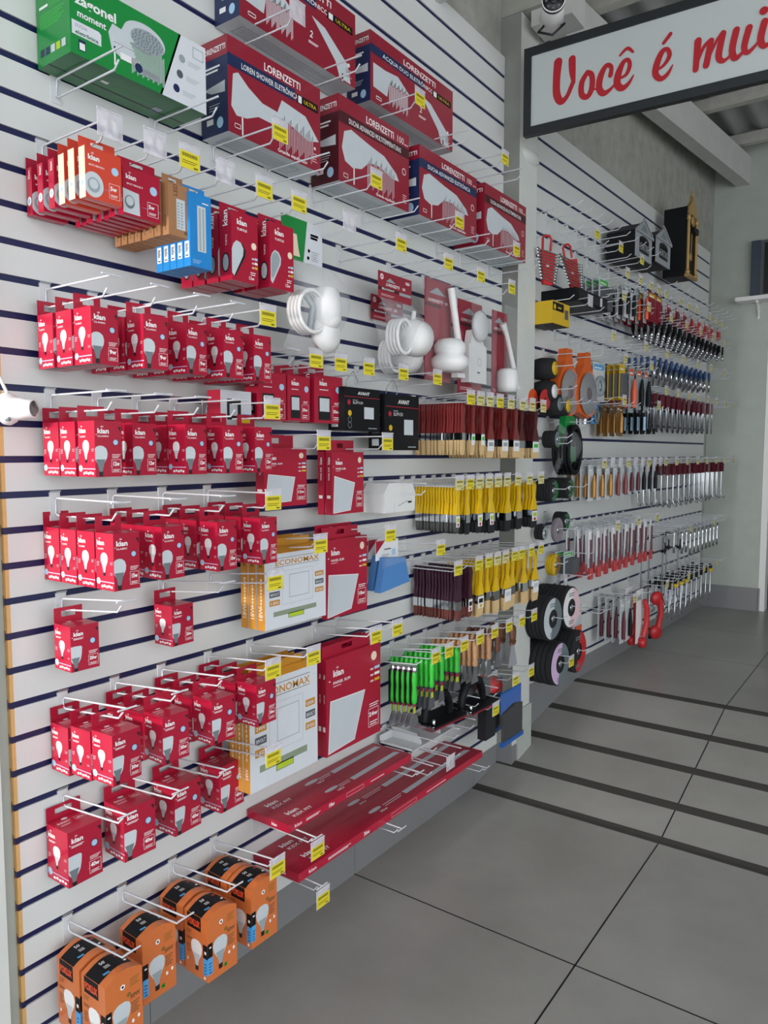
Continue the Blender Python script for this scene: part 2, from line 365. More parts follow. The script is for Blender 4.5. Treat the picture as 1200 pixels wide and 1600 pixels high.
# white beam running back under the roof, above the far panel
mb = MB()
def ring(x, y, z, w, h): return [(x,y,z),(x+w,y,z-.002),(x+w,y,z+h),(x,y,z+h)]
mb.loft([ring(.005,3.02,3.187,.075,.21), ring(.10,4.3,3.243,.082,.20), ring(.239,6.118,3.325,.095,.19)], 'beam_white', False)
struct('trim_20', mb, 'white painted roof beam'); 
mb = MB(); mb.box(-.02, .17, 2.86, 3.02, 3.13, 3.45, 'rough_concrete'); struct('trim_21', mb, 'rough concrete stub over the pillar')
mb = MB(); mb.lathe([(.0,-.05),(.045,-.05),(.05,0),(.047,.10),(.0,.11)], 'plaster_white', (.0, 2.33, 2.99), 'x', 12); struct('trim_22', mb, 'whitewashed pipe end over the near panel')
mb = MB(); mb.box(-.02, .9, 2.24, 2.30, 3.16, 3.24, 'purlin'); struct('trim_23', mb, 'short wooden batten')
# ------------------------------------------------------------------ hooks
def hook_kind(L=.225, single=False, tag=None, tbar=True, thin=.0021, low=.21, name='display_hook', gap=.046, rise=0, up=-.011, drop=-.028):
    ps = []
    mb = MB(); mb.box(-.003, .0016, -.011, .011, -.056, .004, 'offwhite'); mb.box(-.006, .004, -.012, .012, .002, .0055, 'steel'); ps.append(part('back_plate', mb))
    mb = MB()
    if single:
        mb.tube([(.002,0,-.05),(.002,0,drop-.004),(.008,0,drop),(L-.02,0,drop+rise),(L,0,drop+.014+rise)], thin, 'wire', 6)
        if tag: mb.tube([(.002,.004,-.014),(.008,.004,-.008),(L,.004,.004+rise)], thin*.8, 'wire', 5)
    else:
        mb.tube([(L,0,up+rise),(.010,0,up+.001),(.004,0,-.014),(.003,0,-gap+.004),(.010,0,-gap),(low-.014,0,-gap+rise*.9),(low,0,-gap+.014+rise*.9)], thin, 'wire', 6)
    if tbar: mb.tube([(L,-.021,up+rise),(L,.021,up+rise)], thin*.95, 'wire', 6)
    ps.append(part('prong', mb))
    if tag:
        mb = MB(); zt = -.006+rise if not single else .006+rise; x = L+.002
        mb.box(x, x+.0016, -.026, .026, zt-.044, zt+.004, 'holder'); mb.tube([(x+.001,-.026,zt+.004),(x+.001,.026,zt+.004)], .0024, 'holder', 6)
        sub = ()
        if tag != 'empty':
            lb = MB(); f = Face(lb, (x+.0019, -.0245, zt-.0435), (0,1,0), (0,0,1), .049, .033); m = 'yellow_label' if tag == 'yellow' else 'pale_label'
            lb.box(x+.0016, x+.0019, -.0245, .0245, zt-.0435, zt-.0105, m); f.up()
            for i in range(22): f.rect(.004+.0018*i, .0225, .0005+.0007*((i*7) % 3)/2, .007, 'label_ink')
            f.lines(.004, .010, .038, .008, 2, 'label_ink', .3); f.rect(.033, .003, .010, .003, 'label_ink')
            sub = (part('price_label', lb, label='%s price label' % ('yellow' if tag == 'yellow' else 'faded yellow')),)
        ps.append(part('label_holder', mb, sub=sub))
    return Kind(name, 'hook', ps)
HK = dict(dp=hook_kind(tag='pale'), plainu=hook_kind(gap=.034, rise=.021), yellowu=hook_kind(tag='yellow', gap=.034, rise=.021), plain=hook_kind(), yellow=hook_kind(tag='yellow'), empty=hook_kind(tag='empty'),
    bare=hook_kind(tbar=False, L=.215), s=hook_kind(single=True, tbar=False), sy=hook_kind(single=True, tag='yellow', tbar=False),
    sp=hook_kind(single=True, tag='pale', tbar=False), se=hook_kind(single=True, tag='empty', tbar=False))
KWORD = dict(dp=' with faded price tag', plainu='', yellowu=' with yellow price tag', plain='', yellow=' with yellow price tag', empty=' with empty tag holder', bare='', s='', sy=' with yellow price tag', sp=' with faded price tag', se=' with empty tag holder')
hn = {}
def hooks(row, z, ys, kinds, far=False, thick=None):
    for i, y in enumerate(ys):
        k = kinds if isinstance(kinds, str) else kinds[i]
        loc = FP(y, 0, z) if far else (0, y, z)
        put(HK[k], loc, 'white wire hook%s, %s from left %s' % (KWORD[k], ORD[i], row), 'hooks '+row, rz=-A if far else 0)
# ------------------------------------------------------------------ red bulb packs
def tab(mb, x, w, h, z, m, back='red_dark', slot=.5, sh=.4):
    # hang tab with a slot, standing at depth x, width w, from z up
    t = .0007; a, b = w*(1-slot)/2, w*(1+slot)/2; c, d = z+h*(.55-sh/2), z+h*(.55+sh/2)
    for y0, y1, z0, z1 in ((0,w,z,c),(0,w,d,z+h),(0,a,c,d),(b,w,c,d)): mb.box(x, x+t, y0, y1, z0, z1, m, {'-x': back})
def bulb_pack(w, d, h, watt, kind, title='CLASSIC', tabh=.030):
    mb = MB(); mb.box(0, d, 0, w, 0, h, 'red', {'-y': 'red_side'}); mb.h = h
    tab(mb, 0, w, tabh, h, 'red')
    f = Face(mb, (d,0,0), (0,1,0), (0,0,1), w, h)
    kian(f, .10*w, .78*h, .115*h); (f.text(title, .10*w, .715*h, .028*h, 'print_white', fit=.42*w) if title else f.lines(.10*w, .70*h, .36*w, .045*h, 2, 'print_white', .5)); f.disc(.06*w, .755*h, .016*w, 'print_white')
    f.ring(.77*w, .62*h, .105*w, .02*w, 'navy'); f.disc(.77*w, .62*h, .092*w, 'print_blue')
    if kind == 'a60': bulb(f, .20*w, .0*h, .56*h, 'a60', 'print_pale', 'print_mid')
    else: bulb(f, .16*w, -.02*h, .58*h, 'hp', 'print_pale', 'print_mid')
    f.rect(.55*w, .185*h, .45*w, .004*h, 'print_lilac')
    f.up(); f.rect(.60*w, .08*h, .36*w, .24*h, 'red'); f.up(); f.frame(.60*w, .08*h, .35*w, .23*h, .010*w, 'print_white')
    f.text(watt, .64*w, .20*h, .075*h, 'print_white', bold=.04, fit=.26*w); f.lines(.65*w, .10*h, .25*w, .05*h, 2, 'print_white', .4); f.lines(.62*w, .34*h, .32*w, .08*h, 3, 'print_white', .35)
    f.k = 1; f.poly([(.86*w,.90*h),(.97*w,.90*h),(.97*w,.80*h)], 'print_black')
    f = Face(mb, (0,0,0), (1,0,0), (0,0,1), d, h)
    kian(f, .07*d, .79*h, .11*h); (f.text(title, .10*d, .71*h, .028*h, 'print_white', fit=.36*d) if title else f.lines(.10*d, .70*h, .32*d, .04*h, 2, 'print_white', .5)); f.disc(.06*d, .76*h, .016*d, 'print_white')
    bulb(f, .47*d, .24*h, .42*h, 'a60' if kind == 'a60' else 'hp2', 'print_white', 'print_pale'); f.k = 1
    f.rect(.16*d, .135*h, .84*d, .018*h, 'print_lilac'); f.up(); f.disc(.13*d, .15*h, .10*d, 'print_blue'); f.ring(.13*d, .15*h, .11*d, .02*d, 'print_white')
    f.k = 1; f.lines(.05*d, .42*h, .14*d, .09*h, 3, 'pink', .3); f.lines(.80*d, .46*h, .14*d, .06*h, 2, 'pink', .3); f.lines(.80*d, .28*h, .12*d, .05*h, 2, 'pink', .3)
    [f.rect((.28+.13*q)*d, (.04+.012*(q % 2))*h, .10*d, .045*h, 'print_white') for q in range(5)]
    f = Face(mb, (d,0,h), (0,1,0), (-1,0,0), w, d)
    f.text('kian', .12*w, .62*d, .10*d, 'pink', fit=.34*w); f.lines(.12*w, .46*d, .3*w, .08*d, 2, 'pink', .4); f.frame(.60*w, .52*d, .30*w, .2*d, .01*w, 'pink'); f.text(watt, .64*w, .57*d, .09*d, 'pink'); f.disc(.42*w, .84*d, .09*w, 'print_pale', .06*w)
    # bottom face, seen from below
    f = Face(mb, (0,0,0), (0,1,0), (1,0,0), w, d); f.lines(.1*w, .12*d, .6*w, .12*d, 2, 'pink', .4); f.rect(0, .4*d, w, .02*d, 'print_lilac'); f.poly([(0,.5*d),(.3*w,.5*d),(.42*w,d),(0,d)], 'print_mid')
    return Kind('bulb_box', 'light bulb box', [part('bulb_box', mb)])
B9 = bulb_pack(.0565, .0565, .105, '9w', 'a60'); B12 = bulb_pack(.0565, .0565, .105, '12w', 'a60'); B15 = bulb_pack(.0565, .0565, .108, '15w', 'a60')
B20 = bulb_pack(.062, .060, .092, '20w', 'hp', ''); B30 = bulb_pack(.066, .064, .100, '30w', 'hp', ''); B40 = bulb_pack(.078, .076, .116, '40w', 'hp', '')
def column(kind, hy, wz, slope, xs, wname, rowname, colname, tilt=0):
    w = max(v.co.y for v in kind.parts[0][1].vertices)
    n = len(xs)
    for i, x in enumerate(xs):
        pos = 'frontmost' if i == n-1 else ('nearest the panel' if i == 0 else '%s from the panel' % ORD[i])
        if n == 1: pos = 'single'
        put(kind, (x, hy-w/2+random.uniform(-.002,.002), wz+slope*x-.0225+.001-max(v.co.z for v in kind.parts[0][1].vertices)+.030), 'red %s bulb box, %s on %s of %s' % (wname, pos, colname, rowname),
            'red %s bulb boxes' % wname, rz=random.uniform(-.05,.05))
CN = ['%s hook' % o for o in ORD]
X3 = (.020, .082, .143)
for i, (y, xs) in enumerate(((.850, X3), (.960, (.03,.092,.153)), (1.066, (.02,.082,.143)), (1.166, (.03,.09,.148)), (1.262, (.03,.085,.143)))):
    column(B9, y, 1.6666, 0, xs, '9 watt', 'top bulb row', CN[i])
for i, (y, xs) in enumerate(((.853, (.018,.078,.143)), (.955, (.05,.112)), (1.062, (.02,.08,.143)), (1.164, (.02,.08,.145)), (1.26, (.02,.085,.145)))):
    column(B12, y, 1.4566, 0, xs, '12 watt', 'second bulb row', CN[i])
for i, (y, xs) in enumerate(((.856, (.0,.060,.120,.182)), (.991, (.03,.09,.150)), (1.13, (.03,.09,.158)), (1.258, (.04,.10,.16)))):
    column(B15, y, 1.2466, 0, xs, '15 watt', 'third bulb row', CN[i])
for i, (y, xs) in enumerate(((.857, (.035,)), (1.10, (.035,)))):
    column(B20, y, 1.0486, .1, xs, '20 watt', 'fourth bulb row', CN[i])
for i, (y, xs) in enumerate(((.862, (.004,.075,.146)), (.988, (.01,.075,.140)), (1.118, (.01,.078,.143)), (1.250, (.01,.075,.143)))):
    column(B30, y, .8386, .1, xs, '30 watt', 'fifth bulb row', CN[i])
for i, y in enumerate((.848, .976, 1.104, 1.243)):
    column(B40, y, .6286, .1, (.006+.01*(i > 0),), '40 watt', 'sixth bulb row', CN[i])
hooks('in the top bulb row', 1.7126, (.850,.957,1.062,1.163,1.252), ['plain']*4+['yellow'])
hooks('in the second bulb row', 1.5026, (.853,.960,1.060,1.164,1.262), ['plain']*4+['yellow'])
hooks('in the third bulb row', 1.2926, (.856,.991,1.125,1.262), ['plain']*3+['yellow'])
hooks('in the fourth bulb row', 1.0826, (.862,1.12,1.265), ['plainu']*2+['yellowu'])
hooks('in the fifth bulb row', .8726, (.858,.984,1.111,1.255), ['plainu']*3+['yellowu'])
hooks('in the sixth bulb row', .6626, (.851,.98,1.108,1.252), ['plainu']*3+['yellowu'])
hooks('over the orange boxes', .3826, (.852,.987,1.130,1.262), ['plainu']*3+['yellowu'])
# ------------------------------------------------------------------ orange bulb boxes
def orange_pack(w=.086, d=.080, h=.146):
    mb = MB(); n = 8; r = .014
    pts = [(0,0),(w,0)]+[(w,h)]+[(w-w*i/n, h+r*math.sin(PI*i/n)) for i in range(1, n)]+[(0,h)]
    mb.prism(pts, 0, d, 'orange', 'x')
    for i in range(n):                     # black lid print that follows the curved top
        a, b = w-w*i/n, w-w*(i+1)/n
        if i in (0,): continue
        za, zb = h+r*math.sin(PI*i/n)+.0004, h+r*math.sin(PI*(i+1)/n)+.0004
        mb.add([(.013,a,za),(d-.020,a,za),(d-.020,b,zb),(.013,b,zb)], [(0,1,2,3)], 'black')
    f = Face(mb, (d-.02, .012, h+.0105), (0,1,0), (-1,0,0), w-.02, d-.03)
    f.o.z = h+.0135; f.text('50W', .012, .030, .009, 'print_white', fit=.024); f.lines(.012, .014, .02, .01, 3, 'print_white', .4); f.disc(.052, .006, .003, 'print_white'); f.lines(.045, .03, .016, .006, 2, 'orange_print', .4)
    f.o.z = h+.0115; f.rect(-.004, -.008, .022, .014, 'sky_blue'); f.lines(.001, -.004, .010, .006, 2, 'navy', .5)
    f = Face(mb, (0,0,0), (1,0,0), (0,0,1), d, h)
    f.rect(.12*d, .76*h, .60*d, .235*h, 'black'); f.up(); f.text('FOXLUX', .15*d, .82*h, .10*h, 'orange_print', bold=.04, fit=.53*d); f.k = 1
    bulb(f, .52*d, .10*h, .50*h, 'hp2', 'print_white', 'print_pale'); f.k = 1
    f.rect(.80*d, .10*h, .20*d, .27*h, 'sky_blue'); f.rect(.80*d, .37*h, .20*d, .22*h, 'black'); f.up(); f.lines(.84*d, .12*h, .1*d, .2*h, 4, 'navy', .3); f.lines(.86*d, .44*h, .08*d, .08*h, 1, 'print_white', .6)
    f.k = 1; f.text('50W', .08*d, .55*h, .05*h, 'kraft_dark', fit=.24*d); f.lines(.08*d, .34*h, .18*d, .16*h, 5, 'kraft_dark', .4); f.disc(.12*d, .22*h, .03*d, 'print_white', .05*d); f.lines(.08*d, .66*h, .25*d, .08*h, 3, 'kraft_dark', .35); f.disc(.86*d, .05*h, .045*d, 'print_white')
    f = Face(mb, (d,0,0), (0,1,0), (0,0,1), w, h+.012)
    f.rect(0, .12*h, .16*w, .27*h, 'sky_blue'); f.rect(0, .39*h, .16*w, .23*h, 'black'); f.up(); f.lines(.03*w, .14*h, .1*w, .2*h, 4, 'navy', .3); f.lines(.05*w, .54*h, .07*w, .04*h, 1, 'print_white', .6); f.k = 1
    bulb(f, .42*w, .10*h, .54*h, 'hp2', 'print_pale', 'print_grey'); f.k = 1
    f.text('50W', .66*w, .62*h, .06*h, 'kraft_dark', bold=.04, fit=.27*w); f.lines(.67*w, .40*h, .24*w, .18*h, 5, 'kraft_dark', .4); f.disc(.72*w, .28*h, .035*w, 'print_white', .05*w); f.disc(.88*w, .31*h, .035*w, 'print_white', .05*w)
    f.disc(.46*w, .86*h, .065*w, 'print_white'); f.up(); f.disc(.46*w, .86*h, .03*w, 'black'); f.k = 1; f.disc(.62*w, .70*h, .06*w, 'gold_dark'); f.lines(.66*w, .80*h, .26*w, .13*h, 4, 'gold_dark', .4)
    f.disc(.60*w, .12*h, .06*w, 'black'); f.up(); f.ring(.60*w, .12*h, .05*w, .02*w, 'bright_green')
    return Kind('bulb_box', 'light bulb box', [part('bulb_box', mb)])
OP = orange_pack()
for i, (y, xs) in enumerate(((.850, (.032, .120)), (.982, (.060,)), (1.112, (.030, .118)), (1.250, (.030, .114)))):
    for j, x in enumerate(xs):
        put(OP, (x, y-.043, .184), 'orange bulb box with black lid, %s on the %s hook of the bottom row' % (('rear one', 'front one')[j] if len(xs) > 1 else 'alone', ORD[i]), 'orange bulb boxes', rz=random.uniform(-.03,.05))
# ------------------------------------------------------------------ shower boxes on the upper shelf hooks
def band_box(nm, w, h, d, title, band, side, band_w=1.0, old=False, logo100=True, tag2=None, shape='duo', dark_back=False):
    mb = MB(); mb.box(0, d, 0, w, 0, h, 'lor_red', {'-y': side, '-z': 'print_pale', '-x': 'print_pale'})
    f = Face(mb, (d,0,0), (0,1,0), (0,0,1), w, h)
    f.rect(0, .69*h, w*band_w, .13*h, band); f.up()
    f.text('LORENZETTI', .36*w, .845*h, .085*h, 'print_white', bold=.02, fit=.40*w); f.text(title, .13*w, .72*h, .062*h, 'print_white', bold=.01, fit=(.60 if band_w < 1 else .74)*w)
    if logo100: f.text('100', .80*w, .845*h, .085*h, 'print_white', bold=.0); f.lines(.92*w, .85*h, .06*w, .02*h, 1, 'print_white')
    if band_w < 1: f.rect(.72*w, .69*h, .25*w, .10*h, 'black'); f.up(); f.text('ULTRA', .80*w, .72*h, .045*h, 'yellow_plastic', bold=.02, fit=.15*w); f.rect(.735*w, .70*h, .04*w, .08*h, 'print_white')
    f.k = 1
    if shape == 'loren':
        f.poly([(.03*w,.28*h),(.05*w,.62*h),(.10*w,.66*h),(.20*w,.56*h),(.34*w,.47*h),(.50*w,.46*h),(.55*w,.62*h),(.82*w,.58*h),(.98*w,.36*h),(.85*w,.31*h),(.62*w,.40*h),(.50*w,.30*h),(.30*w,.30*h),(.18*w,.22*h),(.08*w,.20*h)], 'print_pale')
        f.rect(.13*w, .02*h, .014*w, .20*h, 'print_white'); sx0, sx1, sy = .52, .92, .36
    elif shape == 'adv':
        f.poly([(.04*w,.40*h),(.07*w,.60*h),(.16*w,.66*h),(.40*w,.60*h),(.62*w,.56*h),(.80*w,.42*h),(.84*w,.34*h),(.74*w,.33*h),(.55*w,.40*h),(.40*w,.38*h),(.30*w,.26*h),(.18*w,.22*h),(.08*w,.26*h)], 'print_pale')
        f.rect(.19*w, .03*h, .014*w, .20*h, 'print_white'); sx0, sx1, sy = .38, .78, .37
    else:
        f.poly([(.03*w,.22*h),(.03*w,.56*h),(.16*w,.56*h),(.30*w,.60*h),(.44*w,.44*h),(.20*w,.40*h),(.18*w,.20*h)], 'print_pale')
        f.poly([(.58*w,.58*h),(.70*w,.54*h),(.92*w,.26*h),(.95*w,.02*h),(.84*w,.02*h),(.80*w,.20*h)], 'print_pale'); f.rect(.86*w, .0, .014*w, .10*h, 'print_white'); sx0, sx1, sy = .20, .42, .40
        f.text('2', .56*w, .30*h, .09*h, 'print_white', shear=.2); f.lines(.55*w, .22*h, .09*w, .04*h, 2, 'print_white')
    for i in range(22):
        x = sx0+(sx1-sx0)*i/22; f.rect(x*w, (sy-.30+.03*((i*5) % 4))*h, .006*w, (.30-.02*((i*3) % 3))*h, 'print_pale' if i % 3 else 'pink')
    if shape != 'duo': f.text('Grande espalhador' , .50*w, .03*h, .040*h, 'print_white', fit=.34*w) if shape == 'loren' else f.text('Grande espalhador', .50*w, .03*h, .036*h, 'print_white', fit=.30*w)
    f.ring(.92*w, .50*h, .03*w, .006*w, 'print_white') if shape == 'adv' else f.disc(.93*w, .26*h, .012*w, 'print_white')
    f.frame(.06*w, .07*h, .06*w, .05*h, .005*w, 'print_white'); f.lines(.90*w, .10*h, .06*w, .12*h, 4, 'pink', .3)
    f = Face(mb, (0,0,0), (1,0,0), (0,0,1), d, h)
    f.rect(0, .80*h, d, .20*h, 'lor_red'); f.up(); f.text('LORENZETTI', .05*d, .86*h, .06*h, 'print_white', fit=.88*d); f.lines(.12*d, .66*h, .6*d, .08*h, 2, 'print_white', .5)
    f.poly([(.1*d,.50*h),(.9*d,.54*h),(.9*d,.42*h),(.4*d,.44*h)], 'print_pale'); f.disc(.7*d, .12*h, .12*d, 'print_blue', .14*d); f.rect(.2*d, .12*h, .25*d, .06*h, 'print_white'); f.lines(.3*d, .26*h, .4*d, .08*h, 3, 'print_pale', .3)
    f = Face(mb, (0,0,0), (0,1,0), (1,0,0), w, d); f.lines(.1*w, .25*d, .7*w, .4*d, 6, 'print_grey', .35); f.frame(.08*w, .2*d, .76*w, .5*d, .003, 'print_grey')
    return Kind('shower_box', 'shower box', [part('shower_box', mb)])
put(band_box('a', .330, .218, .092, 'LOREN SHOWER ELETRÔNICA', 'navy', 'navy', .70, shape='loren', logo100=False), (.004, 1.263, 2.127), 'red and blue electric shower box beside the green box, wide spout drawn on it', 'red electric shower boxes')
put(band_box('b', .347, .232, .100, 'DUCHA ADVANCED MULTITEMPERATURAS', 'maroon', 'maroon', shape='adv'), (.004, 1.661, 2.127), 'red shower box with dark maroon band, second red box in the lower tier', 'red electric shower boxes')
put(band_box('c', .372, .215, .118, 'DUCHA ADVANCED ELETRÔNICA', 'navy', 'navy', shape='adv'), (.004, 2.040, 2.127), 'red shower box with navy band in shiny film, third red box of lower tier', 'red electric shower boxes')
put(band_box('d', .343, .215, .126, 'DUCHA ADVANCED MULTITEMPERATURAS', 'maroon', 'lor_red', shape='adv'), (.004, 2.456, 2.127), 'worn red shower box hanging nearest the pillar', 'red electric shower boxes')
put(band_box('e', .470, .198, .086, 'ACQUA DUO ELETRÔNICO', 'navy', 'navy', .62, logo100=False), (.004, 1.826, 2.405), 'long red and blue shower box in the upper tier, nearer the pillar', 'red electric shower boxes')
put(band_box('f', .445, .200, .086, 'ACQUA DUO ELETRÔNICO', 'navy', 'navy', .62, logo100=False), (.004, 1.310, 2.408), 'red shower box cut by the top of the frame, above the other red boxes', 'red electric shower boxes')
mb = MB(); w, h, d = .328, .142, .113
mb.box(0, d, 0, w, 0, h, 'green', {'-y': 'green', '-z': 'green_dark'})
f = Face(mb, (d,0,0), (0,1,0), (0,0,1), w, h)
f.poly([(.62*w,0),(w,0),(w,h),(.78*w,h)], 'eco_white'); f.poly([(.62*w,0),(.635*w,0),(.795*w,h),(.78*w,h)], 'bright_green'); f.up()
f.text('zagonel', .035*w, .66*h, .13*h, 'print_white', bold=.03, fit=.27*w); f.text('moment', .045*w, .50*h, .095*h, 'print_white', bold=.02, fit=.19*w)
f.poly([(.01*w,.43*h),(.185*w,.43*h),(.20*w,.40*h),(.20*w,.25*h),(.01*w,.25*h)], 'eco_white'); f.up(); f.text('DUCHA', .03*w, .355*h, .045*h, 'eco_line', fit=.08*w); f.text('eletrônica', .03*w, .27*h, .05*h, 'green_dark', fit=.15*w)
f.rect(.05*w, .07*h, .045*w, .14*h, 'navy'); f.up(); f.rect(.055*w, .08*h, .035*w, .09*h, 'print_white'); f.k = 1
f.poly([(.27*w,.30*h),(.25*w,.50*h),(.28*w,.64*h),(.34*w,.62*h),(.36*w,.70*h),(.44*w,.34*h),(.40*w,.24*h),(.33*w,.24*h)], 'print_pale'); f.rect(.285*w, .10*h, .012*w, .25*h, 'print_white'); f.up()
f.disc(.51*w, .66*h, .155*w, 'print_pale', .20*h, 24); f.up(); f.disc(.53*w, .63*h, .125*w, 'print_grey', .155*h, 24); f.up()
for i in range(60):
    a = i*2.4; q = math.sqrt(i/60); f.disc(.53*w+.115*w*q*math.cos(a), .63*h+.14*h*q*math.sin(a), .0022, 'print_mid', n=5)
f.k = 2
for i in range(26): f.rect((.41+.25*i/26)*w, (.10+.02*(i*5 % 4))*h, .0016, (.40-.03*(i*3 % 3))*h, 'print_pale')
f.rect(.33*w, .22*h, .14*w, .09*h, 'print_white'); f.rect(.47*w, .14*h, .15*w, .09*h, 'print_pale'); f.up(); f.disc(.46*w, .21*h, .028*w, 'navy')
f.k = 2
for i, (a, b) in enumerate(((.80,.66),(.78,.42),(.75,.19))): f.disc(a*w, b*h, .026*w, ('print_grey','grey_plastic','navy')[i]); f.lines((a+.05)*w, (b-.05)*h, .11*w, .08*h, 3, 'print_grey', .25)
f.frame(.89*w, .76*h, .09*w, .16*h, .0015, 'print_grey')
f = Face(mb, (0,0,0), (1,0,0), (0,0,1), d, h)
f.text('Zagonel', .10*d, .90*h, .07*h, 'print_white', fit=.55*d); f.lines(.10*d, .74*h, .26*d, .07*h, 1, 'print_white'); f.lines(.10*d, .48*h, .76*d, .2*h, 6, 'bright_green', .35); f.lines(.40*d, .72*h, .45*d, .16*h, 5, 'bright_green', .3)
for i, c in enumerate(('navy','navy','print_pale','lime','print_pale')): f.rect((.10+.16*i)*d, .12*h, .12*d, .10*h, c)
f = Face(mb, (0,0,0), (0,1,0), (1,0,0), w, d); f.rect(.30*w, .5*d, .05*w, .08*d, 'print_white'); f.rect(.0, .3*d, w, .004, 'print_black'); f.lines(.4*w, .4*d, .3*w, .2*d, 3, 'green', .4); f.rect(.72*w,.28*d,.06*w,.2*d,'eco_line')
put(Kind('shower_box', 'shower box', [part('shower_box', mb)]), (.004, .850, 2.127), 'large green electric shower box at the top left of the wall')
hooks('under the lower shower boxes', 2.1326, (.888,1.125,1.298,1.488,1.668,1.90,2.11,2.34,2.52,2.74), ['plain','bare','yellow','bare','yellow','bare','yellow','bare','yellow','bare'])
hooks('under the upper shower boxes', 2.42, (1.36,1.62,1.88,2.18,2.42,2.58), ['empty','bare','yellow','bare','yellow','bare'])
HK['syu'] = hook_kind(single=True, tag='yellow', tbar=False, rise=.018); HK['su'] = hook_kind(single=True, tbar=False, rise=.018); KWORD['syu'] = ' with yellow price tag'; KWORD['su'] = ''
# ------------------------------------------------------------------ packs in the row under the shower boxes
def K1(name, cat, mb): return Kind(name, cat, [part(name, mb)])
def spot_pack(w, h, d, paled, square):  # swaps red for orange and cream, sunlight glare put into the colours
    mb = MB(); m = 'red_glare' if paled else 'red'
    mb.box(0, d, 0, w, 0, h, m, {'-y': 'cream' if paled else 'red_side', '-z': 'red_glare' if paled else 'red'}); tab(mb, 0, w, .022, h, m, 'pink' if paled else 'red_dark', .35)
    f = Face(mb, (d,0,0), (0,1,0), (0,0,1), w, h)
    kian(f, .08*w, .76*h, .13*h); f.text('SPOT PENCE II', .10*w, .64*h, .035*h, 'print_white', fit=.42*w)
    if square: f.poly([(0,.04*h),(0,.54*h),(.42*w,.50*h),(.44*w,.04*h)], 'print_pale'); f.up(); f.disc(.17*w, .28*h, .13*w, 'print_mid', .14*h); f.up(); f.disc(.17*w, .30*h, .10*w, 'print_pale', .10*h)
    else: f.disc(.22*w, .28*h, .27*w, 'print_pale', .25*h, 22); f.up(); f.disc(.22*w, .27*h, .17*w, 'print_grey', .15*h); f.up(); f.disc(.22*w, .29*h, .12*w, 'print_pale', .10*h)
    f.k = 1; f.disc(.82*w, .66*h, .10*w, 'print_blue'); f.rect(.5*w, .24*h, .5*w, .006*h, 'sky_blue'); f.up(); f.rect(.64*w, .1*h, .3*w, .3*h, m); f.up(); f.frame(.64*w, .10*h, .30*w, .30*h, .008*w, 'print_white'); f.text('5w', .67*w, .26*h, .09*h, 'print_white', bold=.03); f.lines(.68*w, .14*h, .2*w, .06*h, 2, 'print_white', .4)
    f = Face(mb, (0,0,0), (1,0,0), (0,0,1), d, h); c = 'print_white'
    f.disc(.5*d, .30*h, .36*d, c, .095*h); f.up(); f.disc(.5*d, .30*h, .2*d, 'print_blue', .05*h); f.k = 1; f.text('kian', .70*d, .76*h, .38*d, c, rot=1)
    f = Face(mb, (0,0,0), (0,1,0), (1,0,0), w, d); f.lines(.1*w, .3*d, .6*w, .3*d, 2, 'pink', .4)
    return K1('spotlight_box', 'spotlight box', mb)
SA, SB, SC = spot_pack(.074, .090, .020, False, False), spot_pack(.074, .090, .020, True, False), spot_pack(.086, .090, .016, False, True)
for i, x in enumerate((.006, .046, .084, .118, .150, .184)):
    put(SA if i < 3 else SB, (x, .816, 1.838+random.uniform(-.002,.002)), '%s thin spotlight box, %s from the panel on the first hook' % ('red' if i < 3 else 'glare-tinted orange and cream', ORD[i]), 'thin spotlight boxes on the first hook', rz=random.uniform(-.04,.02))
for i, x in enumerate((.03, .052, .075, .098, .121, .145, .172)):
    put(SC, (x, .905+random.uniform(-.003,.003), 1.832), 'thin red square spotlight box, %s from the panel on the second hook' % ORD[i], 'square spotlight boxes on the second hook')
mb = MB(); w, h, d = .052, .104, .0195
mb.box(0, d, 0, w, 0, h, 'kraft'); tab(mb, 0, w, .020, h, 'kraft', 'kraft_dark', .4)
f = Face(mb, (d,0,0), (0,1,0), (0,0,1), w, h); f.rect(.38*w, .14*h, .42*w, .58*h, 'print_pale'); f.up(); [f.lines(.42*w+.17*w*j, .18*h, .12*w, .5*h, 9, 'print_grey', .5) for j in range(2)]; f.k = 1; f.text('LED', .44*w, .76*h, .20*w, 'kraft_dark', rot=1); f.disc(.82*w, .10*h, .07*w, 'kraft_dark')
f = Face(mb, (0,0,0), (1,0,0), (0,0,1), d, h); f.lines(.4*d, .1*h, .14*d, .3*h, 7, 'kraft_dark', .7)
KR = K1('lamp_box', 'lamp box', mb)
for i in range(8): put(KR, (.020+.0222*i, 1.004+random.uniform(-.002,.002), 1.816), 'slim brown cardboard lamp box, %s from the panel' % ORD[i], 'brown cardboard lamp boxes')
mb = MB(); w, h, d = .057, .150, .021
mb.box(0, d, 0, w, 0, h, 'box_blue'); tab(mb, 0, w, .018, h, 'box_blue', 'box_blue', .4)
f = Face(mb, (d,0,0), (0,1,0), (0,0,1), w, h); f.rect(.34*w, .22*h, .40*w, .62*h, 'print_pale'); f.up()
for i in range(17):
    for j in range(2): f.disc((.46+.16*j)*w, (.25+.034*i)*h, .045*w, 'print_grey', n=8)
f.k = 1; f.lines(.58*w, .88*h, .3*w, .03*h, 1, 'print_white'); f.lines(.1*w, .05*h, .4*w, .06*h, 3, 'print_blue', .3)
f = Face(mb, (0,0,0), (1,0,0), (0,0,1), d, h); f.rect(.18*d, .12*h, .64*d, .22*h, 'print_white'); f.up(); f.lines(.3*d, .2*h, .4*d, .11*h, 6, 'print_black', .6); f.lines(.3*d, .14*h, .4*d, .03*h, 1, 'print_black'); f.k = 1; f.rect(.2*d, .48*h, .5*d, .32*h, 'sky_blue')
